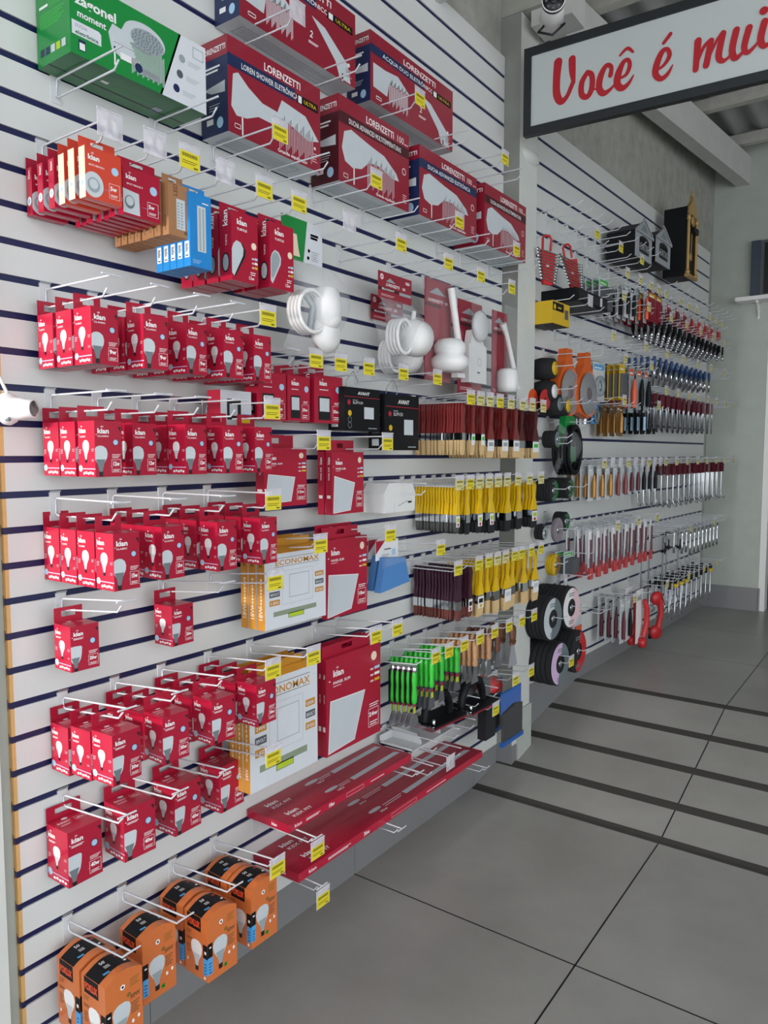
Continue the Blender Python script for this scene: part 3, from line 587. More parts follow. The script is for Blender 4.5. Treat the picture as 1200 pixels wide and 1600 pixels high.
BL = K1('lamp_box', 'lamp box', mb)
for i in range(5): put(BL, (.092+.0225*i, 1.053, 1.762), 'slim bright blue lamp box, %s from the panel' % ORD[i], 'bright blue lamp boxes')
def turtle(dark):
    mb = MB(); w, h, d = .080, .150, .038
    mb.box(0, d, 0, w, 0, h, 'red', {'-y': 'red'}); tab(mb, 0, w, .024, h, 'red', 'red_dark', .4)
    f = Face(mb, (d,0,0), (0,1,0), (0,0,1), w, h); kian(f, .20*w, .82*h, .10*h); f.text('TURTLE', .20*w, .735*h, .035*h, 'print_white', fit=.38*w)
    o = [(0,.10),(0,.44),(.06,.52),(.18,.58),(.34,.56),(.44,.48),(.42,.38),(.08,.06)]
    if dark: f.poly([(a*w*1.12+.03*w, b*h-.012*h) for a, b in o], 'print_black'); f.up(); f.poly([(a*w, b*h) for a, b in o], 'print_pale')
    else: f.poly([(a*w+.02*w, b*h) for a, b in o], 'print_pale'); f.up(); f.poly([(a*w*.8+.05*w, b*h*.8+.09*h) for a, b in o], 'print_grey')
    f.k = 1; f.disc(.84*w, .56*h, .10*w, 'cream'); 
    for i, c in enumerate(('print_blue','print_white','yellow_plastic')): f.rect(.86*w, (.36-.065*i)*h, .12*w, .035*h, c); f.rect(.76*w, (.36-.065*i)*h, .08*w, .025*h, 'pink')
    f.text('12w', .62*w, .06*h, .05*h, 'print_white'); f.lines(.7*w, .13*h, .2*w, .06*h, 2, 'print_white', .4)
    f = Face(mb, (0,0,0), (1,0,0), (0,0,1), d, h); f.disc(.5*d, .26*h, .33*d, 'print_black', .145*h); f.up(); f.disc(.5*d, .26*h, .25*d, 'print_pale' if not dark else 'print_grey', .12*h); f.k = 1; f.text('kian', .68*d, .78*h, .42*d, 'print_white', rot=1); f.text('TURTLE', .62*d, .50*h, .13*d, 'print_white', rot=1)
    return K1('lamp_box', 'lamp box', mb)
TA, TB = turtle(True), turtle(False)
for i, x in enumerate((.03, .072, .118, .162)): put(TA, (x, 1.170, 1.756), 'red oval bulkhead lamp box with black rimmed lamp, %s from the panel' % ORD[i], 'red oval lamp boxes, black rim')
for i, x in enumerate((.08, .122, .164)): put(TB, (x, 1.287, 1.760), 'red oval bulkhead lamp box with white lamp, %s from the panel' % ORD[i], 'red oval lamp boxes, white lamp')
hooks('under the green box', 1.9926, (.853,.952,1.035,1.130,1.245,1.360,1.552,1.786,2.045,2.255,2.485), ['empty','empty','yellow','empty','yellow','yellow','empty','yellow','yellow','yellow','yellow'])
# ------------------------------------------------------------------ hanging bags and blisters
def pouch(mb, w, z0, z1, d, m='clear_thick', n=10):
    # a soft clear bag: flat at the top seam, bellied below
    rings = []
    for i in range(9):
        t = i/8; z = z1+(z0-z1)*t; b = d*math.sin(PI*min(1, t*1.06+.02))**.7; ww = w*(1+.03*math.sin(5*t))
        rings.append([(b*.5+b*.5*math.cos(2*PI*k/14)+.002, w/2+ww/2*math.sin(2*PI*k/14), z) for k in range(14)])
    mb.loft(rings, m, True, False)
def coil(mb, c, R, r, m, turns=4, ax='x', sq=1.0):
    for i in range(turns):
        o = (i-(turns-1)/2)*r*2.05; pts = []
        for k in range(20):
            a = 2*PI*k/20
            pts.append((c[0]+o, c[1]+R*math.cos(a)*sq, c[2]+R*math.sin(a)) if ax == 'x' else (c[0]+R*math.cos(a)*sq, c[1]+o, c[2]+R*math.sin(a)))
        mb.tube(pts, r, m, 6, True)
def header(w, h, mats, text=None, sub=None):
    mb = MB(); mb.box(.004, .0052, 0, w, 0, h, mats[0]); return mb, Face(mb, (.0052,0,0), (0,1,0), (0,0,1), w, h)
# green topped bag with white hose and shower
mb, f = header(.155, .105, ('green',)); w, h = .155, .105
f.poly([(.52*w,0),(w,0),(w,h),(.62*w,h)], 'eco_white'); f.poly([(.18*w,.1*h),(.14*w,.4*h),(.22*w,.62*h),(.36*w,.62*h),(.40*w,.3*h),(.44*w,.1*h)], 'cream'); f.lines(.70*w, .62*h, .2*w, .14*h, 2, 'green_dark', .8); f.disc(.66*w, .32*h, .03*w, 'print_black'); f.disc(.64*w, .14*h, .03*w, 'print_black'); f.lines(.72*w, .1*h, .2*w, .26*h, 5, 'print_grey', .2)
pb = MB(); pouch(pb, .185, -.225, .0, .11)
cb = MB(); coil(cb, (.05, .045, -.135), .052, .0055, 'white', 4); cb.lathe([(.0,-.05),(.030,-.048),(.040,-.03),(.042,.01),(.034,.05),(.0,.06)], 'white', (.055, .110, -.12), 'z', 16); cb.lathe([(0,-.02),(.048,-.018),(.052,0),(.03,.018),(0,.02)], 'white', (.058, .115, -.180), 'x', 18); cb.tube([(.05,.03,-.09),(.055,.06,-.12),(.05,.05,-.18)], .008, 'print_grey', 6)
put(Kind('shower_hose_bag', 'bag of shower parts', [part('header_card', mb, label='green and white header card'), part('pouch', pb), part('shower_head', cb)]), (.125, 1.402, 1.865), 'clear bag with green and white card holding a white coiled shower hose')
def lor_header(w, h, t):
    mb, f = header(w, h, ('lor_red',)); f.rect(0, .30*h, w*.6, .12*h, 'maroon'); f.up(); f.text('LORENZETTI', .22*w, .50*h, .11*h, 'print_white', fit=.40*w); f.text('100', .70*w, .50*h, .11*h, 'print_white'); f.text(t, .10*w, .325*h, .075*h, 'print_white', fit=.36*w); f.rect(.62*w, .28*h, .36*w, .11*h, 'print_grey'); f.poly([(.22*w,.66*h),(.34*w,.82*h),(.50*w,.66*h)], 'print_grey'); f.frame(.80*w,.76*h,.14*w,.10*h,.003,'print_white'); f.ring(.10*w,.80*h,.05*w,.006,'pink'); f.lines(.08*w,.10*h,.4*w,.1*h,2,'pink',.3)
    return mb
def hose_bag(lab, y, z, grp):
    mb = lor_header(.178, .078, 'BELLA DUCHA 4T'); pb = MB(); pouch(pb, .178, -.19, .0, .09)
    cb = MB(); coil(cb, (.045, .055, -.115), .050, .006, 'white', 4, sq=.8); cb.lathe([(.0,-.045),(.045,-.04),(.056,-.01),(.056,.03),(.040,.045),(0,.05)], 'white', (.05, .122, -.110), 'y', 18); cb.tube([(.05,.12,-.06),(.05,.125,-.03)], .007, 'white', 8)
    put(Kind('shower_hose_bag', 'bag of shower parts', [part('header_card', mb), part('pouch', pb), part('shower_head', cb)]), (.11 if grp else .005, y, z), lab, grp)
hose_bag('clear bag with red card holding white shower and coiled hose, leftmost of four', 1.83, 1.838, 'bagged showers')
hose_bag('bag of coiled white hose half hidden behind the leftmost red card', 1.935, 1.80, None)
def blister(w, h, m='lor_red'):
    mb = MB(); mb.box(.004, .006, 0, w, 0, h, m); f = Face(mb, (.006,0,0), (0,1,0), (0,0,1), w, h)
    f.poly([(.15*w,.86*h),(.45*w,.93*h),(.80*w,.86*h)], 'print_grey'); f.text('LORENZETTI', .12*w, .78*h, .030*h, 'print_white', fit=.56*w); f.text('100', .74*w, .78*h, .03*h, 'print_white'); f.rect(0, .73*h, w*.6, .03*h, 'maroon'); f.lines(.1*w, .05*h, .5*w, .04*h, 2, 'pink', .4)
    return mb
# second: two stacked white domes and a white arm
card = blister(.165, .330); pb = MB(); pb.prism([(0,-.0),(.185,-.0),(.185,.335),(0,.345)], .008, .012, 'clear', 'x')
cb = MB(); cb.lathe([(0,-.055),(.045,-.055),(.062,-.035),(.064,-.015),(.046,.0),(.054,.012),(.054,.030),(.040,.048),(0,.055)], 'white', (.050, .085, .085), 'z', 22); cb.tube([(.03,.125,.31),(.04,.14,.20),(.05,.165,.04)], [.013,.012,.013], 'white', 8); cb.box(.03,.055,.13,.18,.015,.03,'white')
put(Kind('blister_shower', 'packaged shower', [part('backing_card', card), part('wrap', pb), part('shower_head', cb)]), (.11, 2.085, 1.615), 'blister pack with white double dome shower and straight white arm', 'bagged showers')
card = blister(.175, .330); pb = MB(); pb.prism([(0,0),(.185,0),(.180,.34),(0,.335)], .060, .064, 'clear', 'x')
cb = MB(); cb.box(.008, .040, .020, .150, .04, .175, 'white'); cb.prism([(.035,.17),(.135,.17),(.12,.225),(.05,.225)], .01, .038, 'white', 'x'); cb.lathe([(0,0),(.052,.002),(.055,.012),(.040,.022),(0,.024)], 'offwhite', (.040, .085, .240), 'x', 22); f = Face(cb, (.0402,.02,.04), (0,1,0), (0,0,1), .13, .135); f.ring(.075, .075, .014, .002, 'print_grey'); f.lines(.06, .035, .02, .01, 1, 'print_black'); cb.tube([(.02,.15,.28),(.03,.158,.22)], .009, 'white', 8)
put(Kind('blister_shower', 'packaged shower', [part('backing_card', card), part('wrap', pb), part('electric_shower', cb)]), (.10, 2.315, 1.585), 'pack with white square shower body and round white shower plate', 'bagged showers')
card = blister(.125, .320); pb = MB(); pb.prism([(0,0),(.17,-.005),(.165,.33),(0,.33)], .058, .061, 'clear', 'x')
cb = MB(); cb.lathe([(0,-.045),(.036,-.042),(.042,-.02),(.040,.035),(.030,.045),(0,.045)], 'white', (.045, .055, .055), 'z', 18); cb.tube([(.03,.040,.27),(.035,.065,.23),(.045,.125,.07),(.045,.135,.03)], [.014,.009,.011,.016], 'white', 8); cb.tube([(.04,.06,.03),(.045,.13,.03)], .010, 'white', 8)
put(Kind('blister_shower', 'packaged shower', [part('backing_card', card), part('wrap', pb), part('shower_arm', cb)]), (.10, 2.570, 1.595), 'pack nearest the pillar with white shower cup on a slanting arm', 'bagged showers')
# ------------------------------------------------------------------ floodlight boxes
def flood(w, h, d, watt):
    mb = MB(); mb.box(0, d, 0, w, 0, h, 'red'); tab(mb, 0, w*.85, .030, h, 'red', 'red_dark', .3)
    f = Face(mb, (d,0,0), (0,1,0), (0,0,1), w, h); kian(f, .18*w, .79*h, .12*h); f.lines(.18*w, .69*h, .3*w, .03*h, 1, 'print_white')
    f.rect(.14*w, .06*h, .42*w, .50*h, 'print_black'); f.up(); f.rect(.18*w, .24*h, .34*w, .28*h, 'print_pale'); f.k = 1; f.disc(.84*w, .72*h, .09*w, 'print_blue', .07*h); f.frame(.64*w, .05*h, .30*w, .32*h, .006*w, 'print_white'); f.text(watt, .66*w, .22*h, .07*h, 'print_white', bold=.03); f.lines(.68*w, .08*h, .2*w, .08*h, 2, 'print_white', .4); f.lines(.70*w, .40*h, .2*w, .06*h, 2, 'print_white', .4)
    f = Face(mb, (0,0,0), (1,0,0), (0,0,1), d, h); f.rect(.2*d, .14*h, .55*d, .24*h, 'print_black'); f.up(); f.rect(.3*d, .2*h, .3*d, .1*h, 'print_pale'); f.k = 1; f.text('kian', .7*d, .70*h, .35*d, 'print_white', rot=1)
    return K1('floodlight_box', 'floodlight box', mb)
put(flood(.100, .120, .048, '20w'), (.052, 1.345, 1.458), 'small red floodlight box marked 20w, partly behind the bulb boxes')
put(flood(.088, .118, .048, '30w'), (.052, 1.450, 1.460), 'small red floodlight box marked 30w, between its 20w and 50w neighbours')
put(flood(.122, .130, .055, '50w'), (.045, 1.556, 1.458), 'red floodlight box marked 50w beside the black boxes'); put(flood(.122, .130, .045, '50w'), (.0, 1.535, 1.460), 'red floodlight box behind the one marked 50w')
mb = MB(); mb.box(0, .045, 0, .10, 0, .095, 'red', {'+x': 'eco_white'}); f = Face(mb, (.045,0,0), (0,1,0), (0,0,1), .10, .095); f.rect(.02, .025, .045, .05, 'print_black'); f.up(); f.rect(.028, .035, .026, .028, 'print_pale'); f.k = 1; f.rect(.05, .01, .05, .02, 'yellow_plastic'); f.rect(.07, .03, .03, .01, 'sky_blue'); f.rect(0, 0, .05, .012, 'red')
put(K1('floodlight_box', 'floodlight box', mb), (.05, 1.225, 1.430), 'white and red floodlight box tucked between two bulb rows')
def avant(w, h, d, t):
    mb = MB(); mb.box(0, d, 0, w, 0, h, 'black'); f = Face(mb, (d,0,0), (0,1,0), (0,0,1), w, h)
    f.text('AVANT', .36*w, .84*h, .075*h, 'print_white', bold=.02, shear=.15, fit=.34*w); f.rect(0, .775*h, w, .012*h, 'red'); f.text(t, .22*w, .62*h, .065*h, 'print_white', bold=-.01, fit=.28*w); f.lines(.22*w, .70*h, .14*w, .03*h, 1, 'print_grey'); f.rect(.54*w, .28*h, .28*w, .28*h, 'print_pale'); f.disc(.12*w, .65*h, .045*w, 'red'); f.disc(.14*w, .40*h, .05*w, 'yellow_plastic'); f.ring(.14*w, .25*h, .05*w, .006*w, 'print_grey'); f.ring(.14*w, .12*h, .05*w, .006*w, 'print_grey'); f.lines(.66*w, .05*h, .25*w, .04*h, 1, 'print_grey')
    f = Face(mb, (0,0,0), (1,0,0), (0,0,1), d, h); f.rect(.2*d, .08*h, .4*d, .12*h, 'print_pale'); f.lines(.2*d, .3*h, .5*d, .4*h, 5, 'grey_plastic', .3)
    f = Face(mb, (0,0,0), (0,1,0), (1,0,0), w, d); f.lines(.2*w, .3*d, .5*w, .3*d, 2, 'print_grey', .3)
    ps = [part('box', mb)]; wb = MB()
    for q in (.30, .62): wb.tube([(d*.4,w*q,h),(d*.4,w*q+.004,h+.025),(d*.5,w*.46,h+.05)], .0009, 'steel', 5)
    ps.append(part('hanging_wire', wb)); return Kind('floodlight_box', 'floodlight box', ps)
put(avant(.168, .122, .060, 'SLIM100'), (.062, 1.660, 1.440), 'black floodlight box with red line, smaller of the two')
put(avant(.182, .170, .065, 'SLIM150'), (.062, 1.852, 1.384), 'black floodlight box with red line, larger and nearer the brushes')
HK['m'] = hook_kind(L=.175, low=.17); HK['my'] = hook_kind(L=.175, low=.17, tag='yellow'); KWORD['m'] = ''; KWORD['my'] = ' with yellow price tag'
hooks('above the floodlight boxes', 1.6426, (1.395,1.475,1.575,1.700,1.872,2.065), ['m','my','my','my','my','my'])
# ------------------------------------------------------------------ flat panel light boxes
def panel_box(w, h, d, watt, panel):
    mb = MB(); mb.box(0, d, 0, w, 0, h, 'red'); tab(mb, 0, w*.86, .034, h, 'red', 'red_dark', .22)
    f = Face(mb, (d,0,0), (0,1,0), (0,0,1), w, h); kian(f, .12*w, .80*h, .085*h); f.text('PAINEL SLIM', .12*w, .72*h, .030*h, 'print_white', fit=.30*w); f.lines(.12*w, .695*h, .14*w, .014*h, 1, 'pink'); f.disc(.06*w, .765*h, .010*w, 'print_white')
    f.poly([(a*w, b*h) for a, b in panel], 'print_white'); f.up(); cx = sum(a for a, b in panel)/len(panel); cy = sum(b for a, b in panel)/len(panel)
    f.poly([((cx+(a-cx)*.96)*w, (cy+(b-cy)*.96)*h) for a, b in panel], 'print_pale'); f.k = 1
    f.disc(.87*w, .87*h, .055*w, 'cream', .05*h)
    for i, c in enumerate(('print_blue','print_white','yellow_plastic')): f.rect(.88*w, (.72-.065*i)*h, .10*w, .030*h, c); f.rect(.80*w, (.72-.065*i)*h, .06*w, .02*h, 'pink')
    f.frame(.76*w, .10*h, .20*w, .20*h, .006*w, 'print_white'); f.text(watt, .77*w, .215*h, .048*h, 'print_white', bold=.03, fit=.17*w); f.lines(.79*w, .12*h, .15*w, .05*h, 2, 'print_white', .4); f.lines(.78*w, .32*h, .18*w, .05*h, 2, 'print_white', .4)
    f = Face(mb, (0,0,0), (1,0,0), (0,0,1), d, h); f.text('kian', .72*d, .80*h, .42*d, 'print_white', rot=1); f.text('PAINEL SLIM', .65*d, .55*h, .22*d, 'print_white', rot=1); f.rect(.2*d, .26*h, .6*d, .05*h, 'print_white')
    return K1('panel_light_box', 'panel light box', mb)
pa = [(.30,.04),(.22,.52),(.80,.42),(.74,.08)]
put(panel_box(.160, .150, .028, '12w', [(.02,.06),(.10,.56),(.72,.50),(.62,.08)]), (.092, 1.340, 1.238), 'red flat panel light box marked 12w, next to the bulb boxes')
P12 = panel_box(.148, .178, .022, '12w', [(.04,.02),(.08,.62),(.72,.50),(.58,.05)])
put(P12, (.078, 1.628, 1.200), 'red 12w panel light box, front one of the pair at mid height'); put(P12, (.052, 1.624, 1.200), 'red 12w panel light box, rear one of the pair at mid height')
P18 = panel_box(.192, .225, .016, '18w', [(.03,.01),(.06,.56),(.78,.50),(.60,.06)])
put(P18, (.086, 1.598, .905), 'red 18w panel light box, front one beside the white and gold box'); put(P18, (.068, 1.590, .912), 'red 18w panel light box, rear one beside the white and gold box')
P24 = panel_box(.262, .285, .015, '24w', [(.03,.02),(.07,.56),(.70,.54),(.50,.05)])
for i, x in enumerate((.058, .074, .090)): put(P24, (x, 1.592, .506), 'large red 24w panel light box, %s of three from the wall' % ORD[i], 'large red panel light boxes')
def eco(w, h, d, watt):
    mb = MB(); mb.box(0, d, 0, w, 0, h, 'eco_white', {'-y': 'eco_gold', '+z': 'eco_gold', '-z': 'eco_gold', '+y': 'eco_gold'})
    mb.box(0, .001, .02, w-.04, h, h+.035, 'eco_gold'); mb.add([(d,.0,h),(d,w,h),(d-.018,w,h+.014),(d-.018,0,h+.014)], [(0,1,2,3)], 'eco_gold')
    f = Face(mb, (d,0,0), (0,1,0), (0,0,1), w, h)
    f.text('ECONOMAX', .16*w, .84*h, .075*h, 'eco_gold', bold=.015, fit=.72*w); f.rect(.14*w, .935*h, .74*w, .005*h, 'print_black'); f.rect(.14*w, .82*h, .74*w, .005*h, 'print_black')
    f.frame(.27*w, .30*h, .50*w, .46*h, .003*w, 'eco_line'); f.frame(.38*w, .38*h, .33*w, .32*h, .008*w, 'eco_line')
    for i, (c, t) in enumerate((('eco_gold', watt), ('grey_plastic', 'BIVOLT'), ('eco_gold', '2700lm'))): f.rect(.07*w, (.54-.115*i)*h, .16*w, .075*h, c)
    for i, (c, t) in enumerate((('eco_gold','6500K'),('grey_plastic','BIVOLT'),('eco_gold','IP20'))): f.rect(.81*w, (.60-.115*i)*h, .15*w, .07*h, c)
    f.rect(.13*w, .16*h, .70*w, .065*h, 'eco_green'); f.rect(.36*w, .10*h, .26*w, .07*h, 'eco_green'); f.up()
    for i, t in enumerate((watt, 'BIVOLT', 'LED')): f.text(t, .085*w, (.56-.115*i)*h, .035*h, 'eco_white', fit=.13*w)
    for i, t in enumerate(('6500K', 'BIVOLT', 'IP20')): f.text(t, .825*w, (.615-.115*i)*h, .035*h, 'eco_white', fit=.12*w)
    f.rect(.375*w, .11*h, .23*w, .05*h, 'lime')
    f = Face(mb, (0,0,0), (1,0,0), (0,0,1), d, h); f.text('1'+watt[1:] if False else watt, .7*d, .12*h, .5*d, 'cream', rot=1, bold=.02); f.lines(.42*d, .30*h, .22*d, .40*h, 9, 'cream', .7); f.rect(.3*d, .84*h, .4*d, .09*h, 'gold_dark')
    return K1('panel_light_box', 'panel light box', mb)
E18, E24 = eco(.235, .190, .026, '18W'), eco(.255, .275, .022, '24W')
for i, x in enumerate((.050, .078, .108)): put(E18, (x, 1.324, .930), 'white and gold square panel box marked 18W, %s from the wall' % ORD[i], 'white and gold 18W panel boxes')
for i, x in enumerate((.060, .084, .110)): put(E24, (x, 1.268, .528), 'white and gold square panel box marked 24W, %s from the wall' % ORD[i], 'white and gold 24W panel boxes')
hooks('above the 12w panel boxes', 1.4326, (1.445,1.72), 'yellow')
hooks('above the 18w panel boxes', 1.1526, (1.43,1.735), 'yellowu')
hooks('above the 24w panel boxes', .8726, (1.40,1.665), 'yellowu')
put(HK['yellowu'], (0, 1.77, .8726), 'white wire hook with yellow price tag, left of the green scrapers')
# ------------------------------------------------------------------ white sleeve pack and blue cloths
mb = MB(); mb.prism([(0,.0),(.165,.0),(.170,.055),(.15,.090),(.02,.092),(-.004,.06)], .0, .085, 'white', 'x'); f = Face(mb, (.085,0,0), (0,1,0), (0,0,1), .17, .09); [f.rect(.07+.006*q, .018+.0016*q, .0045, .0035, 'print_grey') for q in range(9)]; f.rect(.125,.026,.022,.006,'print_black'); f.rect(.05,.0,.0012,.03,'eco_line')
put(K1('junction_box_pack', 'white plastic pack', mb), (.03, 1.865, 1.190), 'white plastic wall box pack hanging left of the yellow brushes')
put(HK['bare'], (0, 1.945, 1.2926), 'white wire hook holding the white plastic pack')
hd, f = header(.120, .060, ('print_white',)); f.poly([(0,.06),(.05,.06),(0,.02)], 'red'); f.lines(.045, .03, .035, .008, 1, 'print_black'); f.rect(.085,.01,.02,.02,'print_blue'); f.lines(.03,.008,.04,.012,2,'print_grey',.4)
pb = MB(); pb.prism([(-.01,-.095),(.150,-.080),(.125,.0),(.02,.01)], .006, .030, 'blue_cloth', 'x'); cl = MB(); cl.prism([(.0,-.02),(.13,-.01),(.125,.065),(.0,.065)], .031, .033, 'clear', 'x')
CLK = Kind('cleaning_cloth_pack', 'cloth pack', [part('header_card', hd), part('cloth', pb), part('wrap', cl)])
for i, x in enumerate((.06, .10)): put(CLK, (x, 1.845-.015*i, 1.045), 'blue cloth in clear wrap with white and red card, %s' % ('rear one', 'front one')[i], 'blue cloth packs')
# ------------------------------------------------------------------ brushes
def brush(hw, hl, fw, bl, mh, mb_, fl=.026, taper=1.0, lab=None, t=.009):
    b = MB(); x = t/2
    b.loft([[(-x*.6,-hw*.3,0),(x*.6,-hw*.3,0),(x*.6,hw*.3,0),(-x*.6,hw*.3,0)],[(-x,-hw/2,-.02),(x,-hw/2,-.02),(x,hw/2,-.02),(-x,hw/2,-.02)],[(-x*.7,-hw*.36,-hl*.55),(x*.7,-hw*.36,-hl*.55),(x*.7,hw*.36,-hl*.55),(-x*.7,hw*.36,-hl*.55)],[(-x,-fw*.5,-hl+.012),(x,-fw*.5,-hl+.012),(x,fw*.5,-hl+.012),(-x,fw*.5,-hl+.012)],[(-x,-fw/2,-hl),(x,-fw/2,-hl),(x,fw/2,-hl),(-x,fw/2,-hl)]], mh, False)
    g = MB(); g.box(-x*1.05, x*1.05, -fw/2-.0008, fw/2+.0008, -hl-fl, -hl, 'chrome')
    if lab:
        f = Face(g, (x*1.05, -fw/2, -hl-fl-.018), (0,1,0), (0,0,1), fw, fl+.02)
        g.box(x*1.05, x*1.05+.0006, -fw/2, fw/2, -hl-fl-.016, -hl-.004, lab[0]); f.k = 4; f.rect(.15*fw, .42*f.h, .7*fw, .30*f.h, lab[1]); f.rect(.3*fw, .1*f.h, .4*fw, .22*f.h, lab[2])
    c = MB(); y = fw/2; z = -hl-fl
    c.loft([[(-x,-y,z),(x,-y,z),(x,y,z),(-x,y,z)],[(-x*.9,-y*1.03,z-bl*.6),(x*.9,-y*1.03,z-bl*.6),(x*.9,y*1.03,z-bl*.6),(-x*.9,y*1.03,z-bl*.6)],[(-x*.35,-y*.97*taper,z-bl),(x*.35,-y*.97*taper,z-bl),(x*.35,y*.97*taper,z-bl),(-x*.35,y*.97*taper,z-bl)]], mb_, False)
    return Kind('paint_brush', 'paint brush', [part('handle', b), part('ferrule', g), part('bristles', c)])
def brush_row(rown, grp, hz, specs, rise=0):
    # specs: (hook y, kind, kind with label, count, first x, step, colour words)
    for hi, (y, k, kl, n, x0, st, words) in enumerate(specs):
        for j in range(n):
            kk = kl if (kl and j == n-1) else k; x = x0+st*j
            put(kk, (x, y+random.uniform(-.002,.002), hz-.012+rise*x/.22), '%s, %s from the wall on %s hook of %s' % (words, ORD[j], ORD[hi], rown), grp, rz=random.uniform(-.03,.03), ry=random.uniform(-.03,.03))
rA = brush(.020, .100, .020, .050, 'brush_red', 'bristle_blond', .024); rAl = brush(.020, .100, .022, .050, 'brush_red', 'bristle_blond', .024, lab=('print_white','bright_green','print_white'))
rB = brush(.026, .118, .046, .040, 'brush_red', 'bristle_blond', .026); rBl = brush(.026, .118, .046, .040, 'brush_red', 'bristle_blond', .026, lab=('print_white','print_grey','print_white'))
rC = brush(.028, .120, .052, .040, 'brush_dark', 'bristle_blond', .028); rCl = brush(.028, .120, .056, .040, 'brush_dark', 'bristle_blond', .028, lab=('print_white','bright_green','print_white'))
W1 = 'red-handled blond paint brush'
brush_row('top brush row', 'red-handled brushes in the top brush row', 1.5546, [(2.195,rA,None,17,.018,.0112,W1),(2.262,rA,rAl,15,.03,.012,W1),(2.330,rA,rAl,13,.04,.013,W1),(2.405,rB,rBl,13,.03,.0135,W1),(2.492,rB,rBl,14,.025,.0135,W1),(2.590,rB,rBl,14,.03,.013,W1),(2.675,rC,rC,12,.04,.013,W1),(2.775,rC,rCl,11,.06,.0135,W1)])
hooks('over the top brush row', 1.5726, (2.195,2.262,2.330,2.405,2.492,2.590,2.675,2.775), ['sy','sp','sp','sy','sp','sp','sp','sp'])
yA = brush(.018, .096, .020, .034, 'brush_yellow', 'bristle_grey', .026); yAl = brush(.018, .096, .022, .034, 'brush_yellow', 'bristle_grey', .026, lab=('print_white','lime','red'))
yB = brush(.020, .100, .026, .040, 'brush_yellow', 'bristle_black', .028); yBl = brush(.020, .100, .028, .040, 'brush_yellow', 'bristle_black', .028, lab=('print_white','lime','red'))
yC = brush(.024, .112, .044, .042, 'brush_yellow', 'bristle_black', .028); yCl = brush(.024, .112, .048, .044, 'brush_yellow', 'bristle_black', .028, lab=('print_white','lime','red'))
W2 = 'yellow-handled black paint brush'
brush_row('middle brush row', 'yellow-handled black brushes in the middle row', 1.2746, [(2.195,yA,yAl,15,.02,.0115,W2),(2.262,yB,None,12,.035,.013,W2),(2.330,yB,yBl,14,.03,.0125,W2),(2.400,yB,yBl,12,.05,.013,W2),(2.470,yC,None,10,.04,.0135,W2),(2.560,yC,None,12,.05,.0125,W2),(2.660,yC,None,12,.045,.0125,W2),(2.765,yC,yCl,12,.045,.014,W2)])
hooks('over the middle brush row', 1.2926, (2.125,2.195,2.262,2.330,2.400,2.470,2.560,2.660,2.765), ['sp','sy','sp','sp','sp','sp','sp','sp','sp'])
pA = brush(.024, .110, .024, .036, 'brush_purple', 'bristle_brown', .030); pAl = brush(.024, .110, .026, .036, 'brush_purple', 'bristle_brown', .030, lab=('print_white','print_black','red'))
qA = brush(.016, .110, .026, .050, 'brush_yellow', 'bristle_blond', .030); qAl = brush(.016, .110, .040, .046, 'brush_yellow', 'bristle_blond', .030, lab=('print_white','print_black','yellow_plastic'))
qB = brush(.018, .115, .045, .050, 'brush_yellow', 'bristle_blond', .034); qBl = brush(.018, .115, .050, .050, 'brush_yellow', 'bristle_blond', .034, lab=('print_white','print_pale','print_white'))
W3, W4 = 'purple-handled paint brush', 'yellow-handled blond paint brush'
brush_row('bottom brush row', 'purple-handled brushes', .9946, [(2.185,pA,None,15,.02,.0125,W3),(2.262,pA,pAl,14,.03,.0125,W3)])
brush_row('bottom brush row', 'yellow-handled blond brushes', .999, [(2.335,qA,qAl,11,.06,.0135,W4+' (first group)')][:0])
for hi, (y, k, kl, n, x0, st) in enumerate(((2.335,qA,qAl,11,.06,.0135),(2.400,qA,None,8,.08,.015),(2.465,qB,None,7,.08,.018),(2.540,qB,qBl,8,.07,.0185),(2.600,qB,None,6,.09,.020),(2.685,qB,None,6,.09,.021),(2.775,qB,qBl,6,.10,.021))):
    for j in range(n): put(kl if (kl and j == n-1) else k, (x0+st*j, y, .9826), '%s, %s from the wall on %s hook of bottom brush row' % (W4, ORD[j], ORD[hi+2]), 'yellow-handled blond brushes', rz=random.uniform(-.04,.04), ry=random.uniform(-.04,.04))
hooks('over the bottom brush row', 1.0126, (2.120,2.185,2.262,2.335,2.400,2.465,2.540,2.600,2.685,2.775), ['sy','s','sy','sy','sp','sp','sy','sy','sy','sy'])
put(HK['yellowu'], (0, 2.01, 1.0826), 'white wire hook with yellow price tag, between blue cloths and purple brushes')
# ------------------------------------------------------------------ scrapers
def scraper(w, hl, bl, mh, t=.012, ring=False, plate='steel', lab=None):
    a = MB(); a.loft([[(t*q*math.cos(2*PI*k/8)*.5, w*.32*q2*math.sin(2*PI*k/8), z) for k in range(8)] for q, q2, z in ((.5,.5,.004),(.9,.95,-.004),(1,1,-.03),(.8,.8,-.06),(1,1.05,-hl+.012),(.9,.8,-hl))], mh)
    ps = [part('handle', a)]
    b = MB(); b.prism([(-w*.16,-hl+.002),(w*.16,-hl+.002),(w*.22,-hl-.02),(w/2,-hl-bl),(-w/2,-hl-bl),(-w*.22,-hl-.02)], -.0012, .0012, plate, 'x')
    if lab:
        f = Face(b, (.0013, -w*.2, -hl-.035), (0,1,0), (0,0,1), w*.4, .03); f.rect(0, 0, w*.4, .018, lab); f.rect(0, .018, w*.4, .010, 'red')
    ps.append(part('blade', b)); return Kind('putty_knife', 'putty knife', ps)
